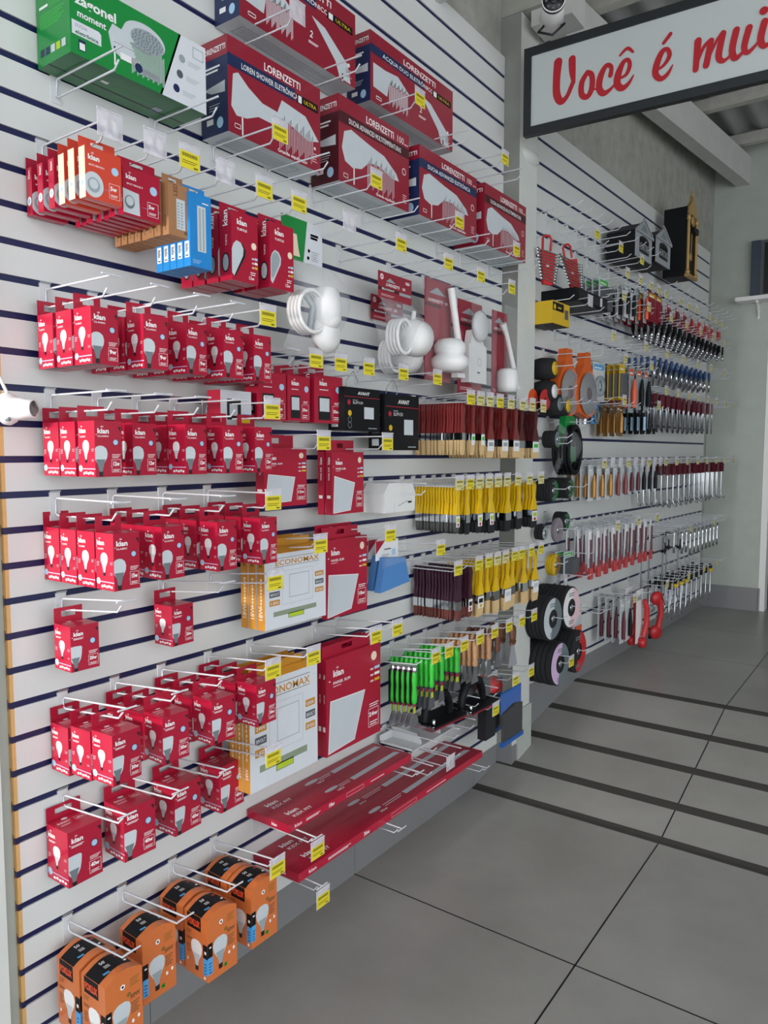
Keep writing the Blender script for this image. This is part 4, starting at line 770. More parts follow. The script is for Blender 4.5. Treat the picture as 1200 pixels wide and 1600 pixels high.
g0 = scraper(.040, .095, .060, 'bright_green', .014, plate='steel', lab='lime'); g1 = scraper(.036, .085, .070, 'bright_green', .016, lab='lime', plate='grey_plastic'); g2 = scraper(.046, .080, .065, 'bright_green', .016, lab='lime', plate='grey_plastic')
w0 = scraper(.050, .085, .060, 'wood', .018); w1 = scraper(.060, .085, .060, 'wood_dark', .018)
mb = MB(); mb.lathe([(0,.012),(.009,.010),(.0095,-.004),(.008,-.010)], 'chrome', (0,0,0), 'z', 10)
ga = MB(); ga.loft([[(.008*q*math.cos(2*PI*k/8), .011*q*math.sin(2*PI*k/8), z) for k in range(8)] for q, z in ((.8,-.008),(1.1,-.03),(.85,-.055),(1.15,-.09),(1,-.105),(.6,-.110))], 'bright_green')
gb = MB(); gb.box(-.010, -.004, -.012, .012, -.108, -.006, 'black')
gc = MB(); gc.prism([(-.006,-.108),(.006,-.108),(.007,-.140),(.022,-.165),(.022,-.182),(-.022,-.182),(-.022,-.165),(-.007,-.140)], -.001, .001, 'steel', 'x'); f = Face(gc, (.0012,-.006,-.14), (0,1,0), (0,0,1), .012, .03); f.rect(0,.0,.012,.02,'lime'); f.rect(0,.02,.012,.01,'red')
G = Kind('putty_knife', 'putty knife', [part('handle', ga, label='bright green grip'), part('spine', gb), part('end_cap', mb), part('blade', gc)])
for i in range(5): put(G, (.118+.020*i, 1.905, .700+.0016*i), 'green and black putty knife with chrome cap, %s from the wall' % ORD[i], 'green knives with chrome caps')
for hi, (y, k, n, x0, st) in enumerate(((1.985,g1,9,.06,.019),(2.065,g1,8,.06,.020),(2.165,g2,8,.06,.020))):
    for j in range(n): put(k, (x0+st*j, y, .700+.082*(x0+st*j)), 'green-handled scraper, %s from the wall on %s green scraper hook' % (ORD[j], ORD[hi]), 'green-handled scrapers')
for hi, (y, k, n, x0, st) in enumerate(((2.275,w0,9,.04,.021),(2.385,w0,8,.05,.022),(2.500,w1,5,.06,.03))):
    for j in range(n): put(k, (x0+st*j, y, .700+.082*(x0+st*j)), 'wooden-handled scraper, %s from the wall on %s wooden scraper hook' % (ORD[j], ORD[hi]), 'wooden-handled scrapers')
w2 = scraper(.075, .07, .085, 'wood_dark', .018, plate='pewter')
for j in range(3): put(w2, (.10+.045*j, 2.61, .706), 'wide steel scraper in the row beside the pillar, %s from the wall' % ORD[j], 'wide steel scrapers')
hooks('over the scrapers', .7326, (1.905,1.985,2.065,2.165,2.275,2.385,2.500,2.61,2.72), ['su']+['syu']*8)
# ------------------------------------------------------------------ low part of the near wall
# floats with arched black handles
mb = MB(); mb.box(-.055, .055, -.10, .10, 0, .006, 'black'); mb.box(-.056, .056, -.101, .101, -.006, 0, 'red_dark')
bh = MB(); bh.tube([(0,-.070,.006),(0,-.068,.035),(0,-.045,.068),(0,0,.082),(0,.045,.068),(0,.068,.035),(0,.070,.006)], [.014,.014,.016,.017,.016,.014,.014], 'black', 10)
bh.v = [(v[0], v[1], v[2]*1.15) for v in bh.v]; bk = MB(); bk.box(-.057, .057, -.106, -.094, -.004, .010, 'chrome'); bk.box(-.057, .057, .094, .106, -.004, .010, 'chrome'); bk.lathe([(0,.0),(.006,.0),(.006,.024),(0,.026)], 'chrome', (.045,-.08,.004), 'z', 8)
FL = Kind('plaster_float', 'plaster float', [part('base_plate', mb), part('handle', bh), part('clamp_bar', bk)])
put(FL, (.150, 2.12, .476), 'black plaster float with arched handle, left one on the low hooks', rz=-.08); put(FL, (.165, 2.335, .468), 'black plaster float with arched handle, right one nearest the blue bags', rz=-.05)
hooks('under the plaster floats', .4526, (2.02,2.16,2.27,2.40), ['bare','bare','bare','yellowu'])
# white trays on hooks
mb = MB(); mb.box(0, .13, 0, .27, 0, .004, 'offwhite'); mb.box(0, .004, 0, .27, 0, .03, 'offwhite'); mb.box(0, .13, 0, .003, 0, .012, 'offwhite'); mb.box(0,.13,.267,.27,0,.012,'offwhite')
for y in (.07, .19): mb.prism([(0,0),(.12,0),(.12,.018),(.10,.036),(.03,.04),(0,.04)], y, y+.003, 'offwhite', 'y')
f = Face(mb, (.12,.02,.0045), (0,1,0), (-1,0,0), .24, .1); f.poly([(.06,.03),(.12,.05),(.10,.06)], 'red'); f.poly([(.17,.03),(.23,.05),(.2,.06)], 'red')
put(K1('plastic_tray', 'tray', mb), (.02, 1.965, .408), 'translucent white plastic tray with upright dividers above the flat red boxes')
hooks('under the white tray', .3826+.0, (1.99,2.08,2.17), ['bare','empty','bare'])
# saw blade and sandpaper packs
def hang(name, cat, w, h, d, body, top, topc, label, loc, grp=None, film_=True, far=False, rz=0, extra=None, th=.3):
    mb = MB(); mb.box(0, .002, 0, w, -h*th, 0, topc); f = Face(mb, (.002,0,-h*th), (0,1,0), (0,0,1), w, h*th); f.lines(.12*w, .2*h*th, .7*w, .5*h*th, 2, top, .5); f.disc(.5*w, .86*h*th, .04*w+.002, 'black', n=8)
    b = MB(); body(b, w, h)
    ps = [part('card', mb), part('contents', b)]
    if film_: c = MB(); c.add([(d,0,-h),(d,w,-h),(d,w,0),(d,0,0)], [(0,1,2,3)], 'clear'); c.add([(0,0,-h),(d,0,-h),(d,0,0),(0,0,0)], [(0,1,2,3)], 'clear'); ps.append(part('wrap', c))
    return put(Kind(name, cat, ps), FP(*loc) if far else loc, label, grp, rz=(-A if far else 0)+rz)
def blades(b, w, h):
    b.prism([(.1*w,-.95*h),(.9*w,-.95*h),(.9*w,-.5*h),(.6*w,-.32*h),(.1*w,-.4*h)], .004, .012, 'grey_plastic', 'x')
for i, (x, y, z) in enumerate(((.03,2.34,.60),(.07,2.36,.585),(.11,2.38,.57),(.15,2.42,.565))):
    hang('blade_pack', 'blade pack', .10, .15, .014, blades, 'bright_green', 'offwhite', 'clear grey blade pack above the floats, %s from the wall' % ORD[i], (x, y-.03, z+.03), 'grey blade packs')
mb = MB(); mb.box(0, .035, 0, .075, -.16, 0, 'black_matte'); put(K1('sanding_block', 'sanding block', mb), (.145, 2.415, .47), 'matt black block pack left of the blue bags')
def bagc(b, w, h): b.prism([(.05*w,-.9*h),(.95*w,-.92*h),(.95*w,-.35*h),(.6*w,-.30*h),(.05*w,-.38*h)], .003, .014, 'black_matte', 'x'); b.box(.0, .016, 0, w, -h, -.92*h, 'bag_blue'); b.box(0,.003,0,w,-.4*h,0,'bag_blue')
for i, (x, y) in enumerate(((.10, 2.52), (.19, 2.505))):
    hang('blue_bag', 'packaged gloves', .18, .205, .016, bagc, 'sky_blue', 'bag_blue', 'blue and clear bag with black contents beside the pillar, %s' % ('rear one', 'front one')[i], (x, y, .470-.005*i), 'blue bags', th=.38)
def roll(b, w, h): b.lathe([(0,-.04),(.035,-.04),(.035,.04),(0,.04)], 'red_plastic', (.03,w/2,-.6*h), 'y', 14)
for i, x in enumerate((.03, .10)): hang('sandpaper_pack', 'sandpaper pack', .12, .10, .06, roll, 'orange_print', 'red_dark', 'red and brown pack behind the blue bags, %s' % ('nearer the wall', 'further from the wall')[i], (x, 2.48, .545-.01*i), 'red packs behind the blue bags')
hooks('over the blue bags', .5226, (2.30,2.44,2.56,2.70), ['bare','bare','yellowu','yellowu'])
# long flat lamp boxes
def batten(w, d, h, watt):
    mb = MB(); mb.box(0, d, 0, w, 0, h, 'red', {'+z': 'red', '+x': 'red_side'})
    f = Face(mb, (d,0,h), (0,1,0), (-1,0,0), w, d)
    for j in (0, 1):
        y = (.10+.50*j)*d
        f.poly([(.55*w,y+.10*d),(.55*w,y+.22*d),(.965*w,y+.26*d),(.98*w,y+.14*d)], 'print_pale'); f.text('kian', .07*w, y+.16*d, .11*d, 'print_white', bold=.03, sx=1.2); f.text('KSX FIT', .075*w, y+.02*d, .08*d, 'print_white', sx=1.3); f.disc(.40*w, y+.20*d, .03, 'print_pale', .05*d); f.lines(.44*w, y+.12*d, .10*w, .12*d, 2, 'pink', .4); f.text(watt, .40*w, y+.04*d, .06*d, 'print_white', sx=1.5)
    f.rect(0, .485*d, w, .006*d, 'red_dark')
    f = Face(mb, (d,0,0), (0,1,0), (0,0,1), w, h); f.text('kian', .04*w, .3*h, .4*h, 'print_white', sx=1.5); f.lines(.12*w, .3*h, .10*w, .35*h, 2, 'print_white', .5); f.frame(.42*w, .2*h, .14*w, .55*h, .001, 'pink'); f.lines(.62*w, .35*h, .12*w, .25*h, 1, 'pink', .6); f.text(watt, .28*w, .25*h, .5*h, 'print_white', bold=.03)
    f = Face(mb, (0,0,0), (1,0,0), (0,0,1), d, h); f.text('kian', .6*d, .3*h, .4*h, 'print_white')
    return K1('batten_light_box', 'batten light box', mb)
put(batten(.575, .152, .022, '18w'), (.004, 1.378, .3885), 'short red batten light box lying on the upper low hooks'); put(batten(1.01, .165, .024, '36w'), (.004, 1.400, .2485), 'long red batten light box lying on the lowest hooks')
HK['x'] = hook_kind(gap=.018, up=.003); HK['xy'] = hook_kind(gap=.018, tag='yellow', up=.003); KWORD['x'] = ''; KWORD['xy'] = ' with yellow price tag'
hooks('under the short batten box', .3826, (1.41,1.90), ['xy','x']); hooks('under the long batten box', .2426, (1.43,1.80,2.34), ['xy','x','x'])
# ------------------------------------------------------------------ lamp socket on its cable, bracket
a = MB(); a.lathe([(0,-.016),(.026,-.016),(.030,-.012),(.031,-.004),(.027,.004),(.022,.008),(.020,.022),(.0175,.030),(.0175,.046),(.0150,.046)], 'white', (0,0,0), 'y', 28)
b = MB(); b.lathe([(.0150,.046),(.0135,.0455),(.0125,.018),(0,.018)], 'socket_hole', (0,0,0), 'y', 20); c = MB(); c.lathe([(0,-.002),(.004,-.002),(.004,.006),(0,.006)], 'print_mid', (.016,.001,-.020), 'y', 8)
put(Kind('lamp_socket', 'lamp socket', [part('body', a), part('socket_hole', b, label='dark hollow of the socket'), part('screw', c)]), (.045, .748, 1.4585), 'white porcelain lamp socket hanging at the left edge of the panel', rz=-1.05)
mb = MB(); mb.tube([(.040,.745,1.486),(.030,.735,1.52),(.024,.722,1.58),(.024,.716,1.66),(.025,.712,1.76),(.024,.708,1.95),(.024,.706,2.2),(.024,.706,3.1)], .0032, 'cord', 8)
tagset(struct('power_cord', mb), 'thin cream power cord running down to the lamp socket', 'cord'); del bpy.data.objects['power_cord']['kind']
mb = MB(); mb.box(.0,.016,-.02,.016,0,.055,'offwhite'); mb.box(.016,.019,-.018,.014,.003,.052,'white'); put(K1('switch_box', 'switch box', mb), (.0225, .733-.045, 1.665), 'small white switch box cut by the left edge of the frame')
# ------------------------------------------------------------------ far wall
FZ = lambda k: 2.66-.1013*k
def fhooks(row, k, s0, s1, n, kinds): hooks(row, FZ(k), [s0+(s1-s0)*i/max(1, n-1) for i in range(n)], [kinds[i % len(kinds)] for i in range(n)], far=True)
fhooks('of the top far row', 2, .12, 1.15, 10, ['s','s','s','s']); fhooks('of the second far row', 3, .13, 1.0, 7, ['s','sy','s','sy'])
def fh(row, k, ss, kinds): hooks(row, FZ(k) if isinstance(k, int) else k, ss, [kinds[i % len(kinds)] for i in range(len(ss))], far=True)
fh('of the third far row', 4, [.66,.84,.92,1.00,1.12,1.245]+[1.36+.155*i for i in range(9)], ['sp','sp','s','sp']); fhooks('under the far clock', 3, 1.45, 2.85, 12, ['s'])
fh('over the small spanners', 5, [.50,.62,.74,.86,.98,1.10]+[1.25+.0979*i for i in range(15)]+[2.75], ['bare','dp','bare']); fh('over the nut drivers', 7, [.35,.50,.65,.80,.95,1.08]+[1.20+.1*i for i in range(12)]+[2.42,2.54,2.66,2.78], ['bare','dp','bare'])
fh('over the carded tools', 8, [.23,.40,.66,.80,.93,1.045,1.16], ['s','s','sp']); fh('over the brass packs', 10, [.50,.66,.80,.90,1.18,1.27,1.36], ['s','sp','s'])
fh('over the maroon tools', 9, [1.20+.1055*i for i in range(12)]+[2.48,2.60,2.72,2.82], ['bare','dp','bare','dp']); fh('over the copper fittings', 13, [.42+.105*i for i in range(5)]+[.95+.095*i for i in range(5)], ['sp','se','se']); fh('over the hooked maroon tools', 13, [1.42+.109*i for i in range(12)]+[2.76,2.86], ['s','sp'])
fh('over the red-ended files', 16, [.417+.098*i for i in range(10)], ['s','s','sp']); fh('over the box spanners', 17, [1.40,1.475,1.60,1.72,1.80,1.87]+[1.95+.093*i for i in range(8)]+[2.72,2.82], ['bare','bare','bare','bare','bare','dp']); fh('of the lowest far row', 20, [.47,.56,.88,.98,1.15,1.42]+[1.62+.115*i for i in range(9)]+[2.66,2.78], ['s','s','sp'])
fh('holding the hose coil', 11, [.29], ['s']); fh('holding the small grinding discs', 12, [.06], ['s']); fh('holding the green and grey packs', 17, [.33], ['s']); fh('holding the slim clear packs', 18, [.30], ['s'])
# wrench sets
def wrench_set(n, fan):
    mb = MB(); mb.prism([(-.035,-.045),(.045,-.055),(.030,-.19),(-.022,-.19)], -.006, .006, 'red_plastic', 'x'); mb.tube([(0,-.024,-.045),(0,-.024,.004),(0,-.012,.016),(0,.012,.016),(0,.024,.004),(0,.020,-.045)], .005, 'red_plastic', 8)
    f = Face(mb, (.0062,-.03,-.18), (0,1,0), (0,0,1), .07, .12); f.disc(.03,.07,.008,'pink'); w = MB()
    for i in range(n):
        z = -.055-.013*i; L = .060-.0026*i
        w.tube([(.010,-L,z+.004+fan*L),(.010,L,z-.004-fan*L)], .0026, 'chrome', 6); w.lathe([(0,-.002),(.0075,-.002),(.0075,.002),(0,.002)], 'chrome', (.010,-L,z+.004+fan*L), 'x', 8); w.lathe([(0,-.002),(.0065,-.002),(.0065,.002),(0,.002)], 'chrome', (.010,L,z-.004-fan*L), 'x', 8)
    return Kind('wrench_set', 'wrench set', [part('holder', mb), part('wrenches', w)])
put(wrench_set(10, .05), FP(.045, .10, 2.285), 'red wrench set with chrome spanners, nearest the pillar', rz=-A-.4); put(wrench_set(10, .5), FP(.245, .10, 2.290), 'red wrench set with slanting spanners, right of its upright neighbour', rz=-A-.35, rx=.30)
# yellow tool box, black case
mb = MB(); mb.box(0, .12, 0, .17, 0, .095, 'yellow_plastic', {'-z': 'black'}); f = Face(mb, (.12,0,0), (0,1,0), (0,0,1), .17, .095); f.rect(0,.055,.11,.035,'black'); f.up(); f.disc(.02,.07,.012,'yellow_plastic'); f.rect(.05,.067,.035,.006,'yellow_plastic'); f.k=1; f.rect(.12,.03,.035,.04,'grey_plastic')
put(K1('tool_box_pack', 'boxed tool', mb), FP(.005, .03, 1.925), 'yellow and black boxed tool right of the pillar', rz=-A)
mb = MB(); mb.box(0,.17,0,.36,0,.060,'black'); mb.box(.17,.174,.02,.34,.01,.05,'black_matte'); lt = MB(); lt.box(.17,.178,.26,.275,.012,.05,'offwhite'); put(Kind('tool_case', 'tool case', [part('case', mb), part('latch', lt)]), FP(.20, .0, 2.045), 'flat black case behind the yellow boxed tool', rz=-A)
fhooks('under the black case', 6, .05, .55, 4, ['s','se','s','s'])
# mailboxes and clock
def mailbox(lab, s, z):
    w, h, d = .225, .135, .150
    mb = MB(); mb.prism([(0,0),(w,0),(w,h),(w/2,h+.055),(0,h)], 0, d, 'black', 'x')
    fr = MB(); fr.prism([(-.006,0),(w+.006,0),(w+.006,h),(w/2,h+.068),(-.006,h)], d, d+.006, 'pewter', 'x'); fr.box(d+.006,d+.014,-.014,w+.014,h-.014,h-.002,'pewter'); fr.lathe([(0,-.006),(.006,0),(0,.010)], 'pewter', (d+.004,w/2,h+.072), 'z', 8)
    for sx in (-1, 1): fr.tube([(d+.010,w/2+sx*(w/2+.010),h),(d+.010,w/2,h+.064)], .004, 'pewter', 6)
    f = Face(fr, (d+.0062,0,0), (0,1,0), (0,0,1), w, h+.06); f.rect(.18*w,.030,.64*w,.065,'black'); f.disc(.5*w,.095,.32*w,'black',.022); f.up(); f.text('CARTAS', .22*w, .045, .036, 'pewter', bold=.02, fit=.56*w); f.k = 1; f.poly([(.25*w,h+.006),(.75*w,h+.006),(.5*w,h+.045)],'print_mid')
    put(Kind('mailbox', 'mailbox', [part('body', mb), part('front_plate', fr)]), FP(s, .035, z), lab, rz=-A)
mailbox('black mailbox with pewter gabled front, left of the two', .875, 2.372); mailbox('black mailbox with pewter gabled front, right one beside the clock', 1.185, 2.405)
mb = MB(); mb.box(.06,.185,0,.17,0,.40,'black')
fr = MB()
fr.box(.185,.195,.0,.17,.0,.40,'black')
for y in (.006,.164): fr.tube([(.203,y,.03),(.203,y,.32)], .009, 'antique_gold', 10); fr.lathe([(0,-.01),(.014,-.008),(.010,.008),(.014,.02),(0,.03)], 'antique_gold', (.203,y,.33), 'z', 10); fr.lathe([(0,0),(.014,0),(.014,.016),(.009,.026),(0,.026)], 'antique_gold', (.203,y,.008), 'z', 10)
fr.box(.19,.215,-.006,.176,-.006,.010,'antique_gold'); fr.prism([(0,.36),(.17,.36),(.16,.40),(.11,.44),(.095,.47),(.075,.47),(.06,.44),(.01,.40)], .185, .205, 'antique_gold', 'x'); fr.lathe([(0,0),(.010,.008),(.004,.02),(.008,.03),(0,.05)], 'antique_gold', (.195,.085,.47), 'z', 8); fr.lathe([(0,0),(.010,.006),(.004,.02),(0,.035)], 'antique_gold', (.195,.165,.41), 'z', 8)
pl = MB(); pl.lathe([(0,-.003),(.035,-.003),(.035,.003),(0,.003)], 'antique_gold', (.205,.085,.33), 'x', 18); pl.tube([(.20,.085,.28),(.20,.075,.14)], .003, 'antique_gold', 6); pl.lathe([(0,-.002),(.024,-.002),(.024,.002),(0,.002)], 'antique_gold', (.20,.075,.12), 'x', 14); pl.box(.195,.225,.05,.14,.255,.285,'black')
put(Kind('wall_clock', 'clock', [part('case', mb), part('gilt_frame', fr, label='gilt columns and crest'), part('pendulum', pl)]), FP(1.700, .0, 2.425), 'tall black clock with gilt columns and crest hung high near the end wall', rz=-A)
# saw packs, flap discs
def disc_x(mb, R, t, m, o, n=22, hole=.012): mb.lathe([(hole,-t/2),(R,-t/2),(R,t/2),(hole,t/2),(hole,-t/2)], m, o, 'x', n, False)
for i, (s, x) in enumerate(((.285,.10),(.45,.12))):
    a = MB(); a.prism([(-.03,0),(.03,0),(.040,-.06),(.105,-.14),(.115,-.20),(.09,-.285),(.02,-.31),(-.09,-.285),(-.115,-.20),(-.105,-.14),(-.040,-.06)], -.036, .004, 'safety_orange', 'x'); b = MB(); disc_x(b, .098, .004, 'steel', (.012,0,-.195), 28); b.lathe([(0,0),(.03,0),(.03,.002),(0,.002)], 'grip_maroon', (.014,0,-.195), 'x', 16); c = MB(); c.lathe([(0,.016),(.105,.016),(.105,.018),(0,.018)], 'clear_thick', (0,0,-.195), 'x', 24)
    put(Kind('saw_blade_pack', 'saw blade pack', [part('backing_card', a), part('saw_blade', b), part('wrap', c)]), FP(s, x, 1.85), 'orange pack holding a round saw blade, %s' % ('partly hidden, nearer the pillar', 'the fully visible one')[i], 'orange saw blade packs', rz=-A)
for i, (s, z, m) in enumerate(((.10,1.745,'yellow_plastic'),(.10,1.645,'print_white'),(.25,1.590,'yellow_plastic'),(.16,1.592,'print_mid'))):
    fh('in the %s abrasive cup' % ORD[i], z+.0355, [s], ['s']); mb = MB(); mb.lathe([(.0,.0),(.045,.0),(.050,.03),(.044,.085),(.02,.09),(0,.09)], 'black_matte', (0,0,0), 'x', 22); b = MB(); b.lathe([(0,.090),(.030,.090),(.030,.0925),(0,.0925)], m, (0,0,0), 'x', 16)
    put(Kind('flap_disc_stack', 'abrasive disc stack', [part('discs', mb), part('face_label', b)]), FP(s, .03, z), 'stack of black abrasive cups, %s' % ('upper of the two with a yellow face','lower with a white face','bottom right with a yellow face','bottom one half hidden')[i], 'black abrasive cups', rz=-A)
for i, (x, m) in enumerate(((.03,'orange_plastic'),(.07,'orange_plastic'),(.105,'red_plastic'))):
    mb = MB(); disc_x(mb, .046, .006, m, (0,0,0)); put(K1('sanding_disc', 'sanding disc', mb), FP(-.01+.05*(i == 2), x, 1.605), '%s sanding disc right of the pillar, %s from the wall' % ('orange' if i < 2 else 'red', ORD[i]), 'orange and red sanding discs', rz=-A)

# generic small blister cards on the far hooks
def cardpack(w, h, cardm, bodym, d=.018, shape='box', topm=None):
    a = MB(); a.box(0,.0015,0,w,-h,0,cardm); f = Face(a,(.0015,0,-h),(0,1,0),(0,0,1),w,h); f.rect(.08*w,.80*h,.84*w,.14*h,topm or 'print_grey'); f.up(); f.lines(.14*w,.83*h,.6*w,.08*h,1,'print_white')
    b = MB()
    if shape == 'box': b.box(.0016,d,.14*w,.86*w,-.92*h,-.28*h,bodym)
    elif shape == 'tube': b.tube([(d*.6,w/2,-.90*h),(d*.6,w/2,-.55*h),(d*.6,w/2,-.28*h)],[w*.20,w*.22,w*.10],bodym,8)
    elif shape == 'ring': b.lathe([(w*.18,-.004),(w*.36,-.004),(w*.36,.004),(w*.18,.004),(w*.18,-.004)],bodym,(.012,w/2,-.62*h),'x',16)
    elif shape == 'rods':
        for q in range(5): b.tube([(.008,w*(.2+.15*q),-.88*h),(.008,w*(.2+.15*q),-.35*h)], w*.045, bodym, 6)
    return Kind('blister_pack', 'packaged tool', [part('card', a), part('contents', b)])
def prow(kind, k, s, n, label, grp, x0=.04, st=.04, dz=-.024, w=.06):
    for j in range(n): put(kind, FP(s-w/2, x0+st*j, FZ(k)+dz), '%s, %s from the wall' % (label, ORD[j]), grp, rz=-A+random.uniform(-.06,.06))
prow(cardpack(.13,.17,'print_pale','grey_plastic',.03,'box','bright_green'), 4, .66, 3, 'large grey and green blister pack under the mailboxes', 'grey and green packs', w=.13, st=.035)
prow(cardpack(.05,.17,'offwhite','black',.02,'tube'), 4, .84, 4, 'clear blister pack with black tool', 'black tool packs'); prow(cardpack(.05,.17,'print_pale','black',.02,'tube','black'), 4, .92, 4, 'pale blister pack with black tool', 'pale black tool packs'); prow(cardpack(.045,.18,'print_grey','orange_plastic',.02,'tube'), 4, 1.00, 5, 'blister pack with an orange-red knife handle', 'orange-red knife packs')
rk = cardpack(.10,.155,'red_dark','red_dark',.008,'box','yellow_plastic'); prow(rk, 4, 1.12, 4, 'long maroon and yellow pack, first column', 'maroon and yellow packs, first column', w=.10, st=.05); prow(rk, 4, 1.245, 4, 'long maroon and yellow pack, second column', 'maroon and yellow packs, second column', w=.10, st=.05)
for ci in range(9):
    prow(cardpack(.06,.085,'red_dark' if ci % 2 == 0 else 'red','grip_maroon' if ci < 4 else 'red_plastic',.012,'rods' if ci < 5 else 'box','pink'), 4, 1.36+.155*ci, 3, 'small red pack in column %s of the upper far row' % ORD[ci], 'small red packs in the upper far row', st=.06)
prow(cardpack(.14,.19,'offwhite','print_grey',.04,'ring','sky_blue'), 8, .66, 2, 'clear and blue bag of grey fittings beside the orange saw packs', 'clear and blue bags', w=.14, st=.05); prow(cardpack(.085,.18,'yellow_plastic','grey_plastic',.02,'box','yellow_plastic'), 8, .80, 5, 'black and yellow carded square tool', 'black and yellow carded tools', w=.085, st=.03)
for ci in range(3): prow(cardpack(.065,.22 if ci else .24,'print_grey','black' if ci else 'orange_plastic',.03,'tube','orange_plastic'), 8, .93+.115*ci, 4, 'orange and black gripped tool pack in column %s' % ORD[ci], 'orange and black gripped tool packs', w=.065)
prow(cardpack(.10,.10,'sky_blue','print_mid',.03,'ring','bag_blue'), 10, .66, 2, 'blue card with a round cutter below the orange saw packs', 'blue cards', w=.10); prow(cardpack(.07,.12,'offwhite','steel',.02,'tube','print_black'), 10, .50, 2, 'white card with a chrome fitting left of the blue cards', 'white fitting cards', w=.07)
prow(cardpack(.05,.16,'brass','brass',.03,'tube','brass'), 10, .80, 4, 'brown and brass pack with studs', 'brown and brass packs', w=.05, st=.035); prow(cardpack(.05,.16,'brass','antique_gold',.03,'rods','brass'), 10, .90, 3, 'gold pack with steel studs', 'gold stud packs', w=.05)
for ci in range(3): prow(cardpack(.055,.14,'black','print_blue' if ci == 0 else 'black_matte',.012,'rods','print_mid'), 10, 1.18+.09*ci, 4, 'slim black file set in column %s' % ORD[ci], 'slim black file sets', w=.055, st=.035)
for ci in range(5): prow(cardpack(.055,.17,'offwhite','brass' if ci < 3 else 'brush_red',.03,'tube','print_pale'), 13, .42+.105*ci, 4, 'clear pack with copper-coloured fitting in column %s' % ORD[ci], 'clear packs with copper fittings', w=.055)
for ci in range(5): prow(cardpack(.05,.16,'print_pale','grip_maroon' if ci < 2 else 'black',.02,'tube','print_pale'), 13, .95+.095*ci, 4, 'pale pack with dark tool in column %s' % ORD[ci], 'pale packs with dark tools', w=.05)
# files with red ends
fl = MB(); fl.box(0,.004,0,.034,-.20,0,'print_pale'); fl.box(.004,.006,.004,.030,-.14,-.01,'print_white'); fb = MB(); fb.box(.002,.0138,.000,.034,-.24,-.185,'red_plastic'); fb.tube([(.010,.017,-.19),(.010,.017,-.05)], .006, 'grip_maroon', 6); fc = MB(); fc.add([(.0145,0,-.24),(.0145,.034,-.24),(.0145,.034,0),(.0145,0,0)], [(0,1,2,3)], 'clear'); fc.add([(0,-.0005,-.24),(.0145,-.0005,-.24),(.0145,-.0005,0),(0,-.0005,0)], [(0,1,2,3)], 'clear')
FI = Kind('file_pack', 'file pack', [part('card', fl), part('file', fb), part('wrap', fc)])
for ci in range(10):
    for j in range(3): put(FI, FP(.40+.098*ci, .05+.055*j, FZ(16)-.024), 'clear pack with red-ended file, column %s, %s from the wall' % (ORD[ci], ORD[j]), 'clear packs with red-ended files', rz=-A+random.uniform(-.12,.12), rx=random.uniform(-.06,.10))
# grinding and cutting discs on the first hooks past the pillar
def stack(name, R, L, m, face, ring_, lab, loc, grp=None, n=8):
    mb = MB()
    for i in range(n):
        x = L*i/n; mb.lathe([(.011,x),(R*(.985+.015*(i % 2)),x),(R*(.985+.015*(i % 2)),x+L/n*.82),(.011,x+L/n*.82)], m, (0,0,0), 'x', 30, False)
    b = MB(); f = Face(b, (L+.0005,0,0), (0,1,0), (0,0,1), 9, 9); f.clip = lambda p: p
    for i in range(28):
        a0, a1 = 2*PI*i/28, 2*PI*(i+1)/28; mm = face if 5 < i < 20 else ring_
        f.poly([(.42*R*math.cos(a0),.42*R*math.sin(a0)),(.93*R*math.cos(a0),.93*R*math.sin(a0)),(.93*R*math.cos(a1),.93*R*math.sin(a1)),(.42*R*math.cos(a1),.42*R*math.sin(a1))], mm)
    f.up(); f.lines(-.3*R,.55*R,.6*R,.2*R,2,'print_mid',.5); f.lines(-.3*R,-.75*R,.6*R,.2*R,2,'print_mid',.5)
    c = MB(); c.lathe([(.008,L-.001),(.015,L-.001),(.015,L+.002),(.008,L+.002)], 'chrome', (0,0,0), 'x', 16)
    put(Kind(name, 'abrasive disc stack', [part('discs', mb), part('label_ring', b), part('bushing', c)]), FP(*loc), lab, grp, rz=-A)
stack('disc_stack', .098, .150, 'disc_black', 'print_pale', 'print_mid', 'stack of large cutting discs with a grey and white label, upper left', (-.02+.06, .01, .650), 'large cutting disc stacks')
stack('disc_stack', .098, .150, 'disc_black', 'print_white', 'pink', 'stack of large cutting discs with a white and pink label, upper right', (.235, .01, .668), 'large cutting disc stacks')
stack('disc_stack', .100, .165, 'disc_black', 'print_lilac', 'print_mid', 'stack of large cutting discs with a lilac label, lower left', (.09, .01, .440), 'large cutting disc stacks', 7)
stack('disc_stack', .100, .165, 'disc_black', 'black_matte', 'red_plastic', 'stack of large cutting discs with a black and red label, lower right', (.285, .01, .455), 'large cutting disc stacks')
stack('disc_stack', .050, .10, 'disc_black', 'disc_black', 'green_dark', 'stack of small black grinding discs with green label, left of the pair', (.045, .05, 1.213), 'small disc stacks')
stack('disc_stack', .048, .10, 'disc_black', 'disc_black', 'green_dark', 'stack of small black grinding discs with green label, right of the pair', (.235, .04, 1.216), 'small disc stacks')
stack('disc_stack', .038, .06, 'disc_black', 'print_mid', 'green_dark', 'small grinding discs beside the green hose coil', (.06, .10, 1.435), 'small disc stacks', 4)
stack('disc_stack', .055, .012, 'grey_disc', 'grey_disc', 'grey_disc', 'single pinkish grey grinding wheel in front of the pillar edge', (.14, .12, 1.032), None, 2)
stack('disc_stack', .045, .05, 'disc_black', 'black_matte', 'green_dark', 'black discs with green label right of the grey grinding wheel', (.27, .06, 1.060), None, 4)
stack('disc_stack', .048, .03, 'yellow_plastic', 'yellow_plastic', 'brass', 'yellow sanding flap disc beside the yellow brushes', (.04, .14, .890), None, 3)
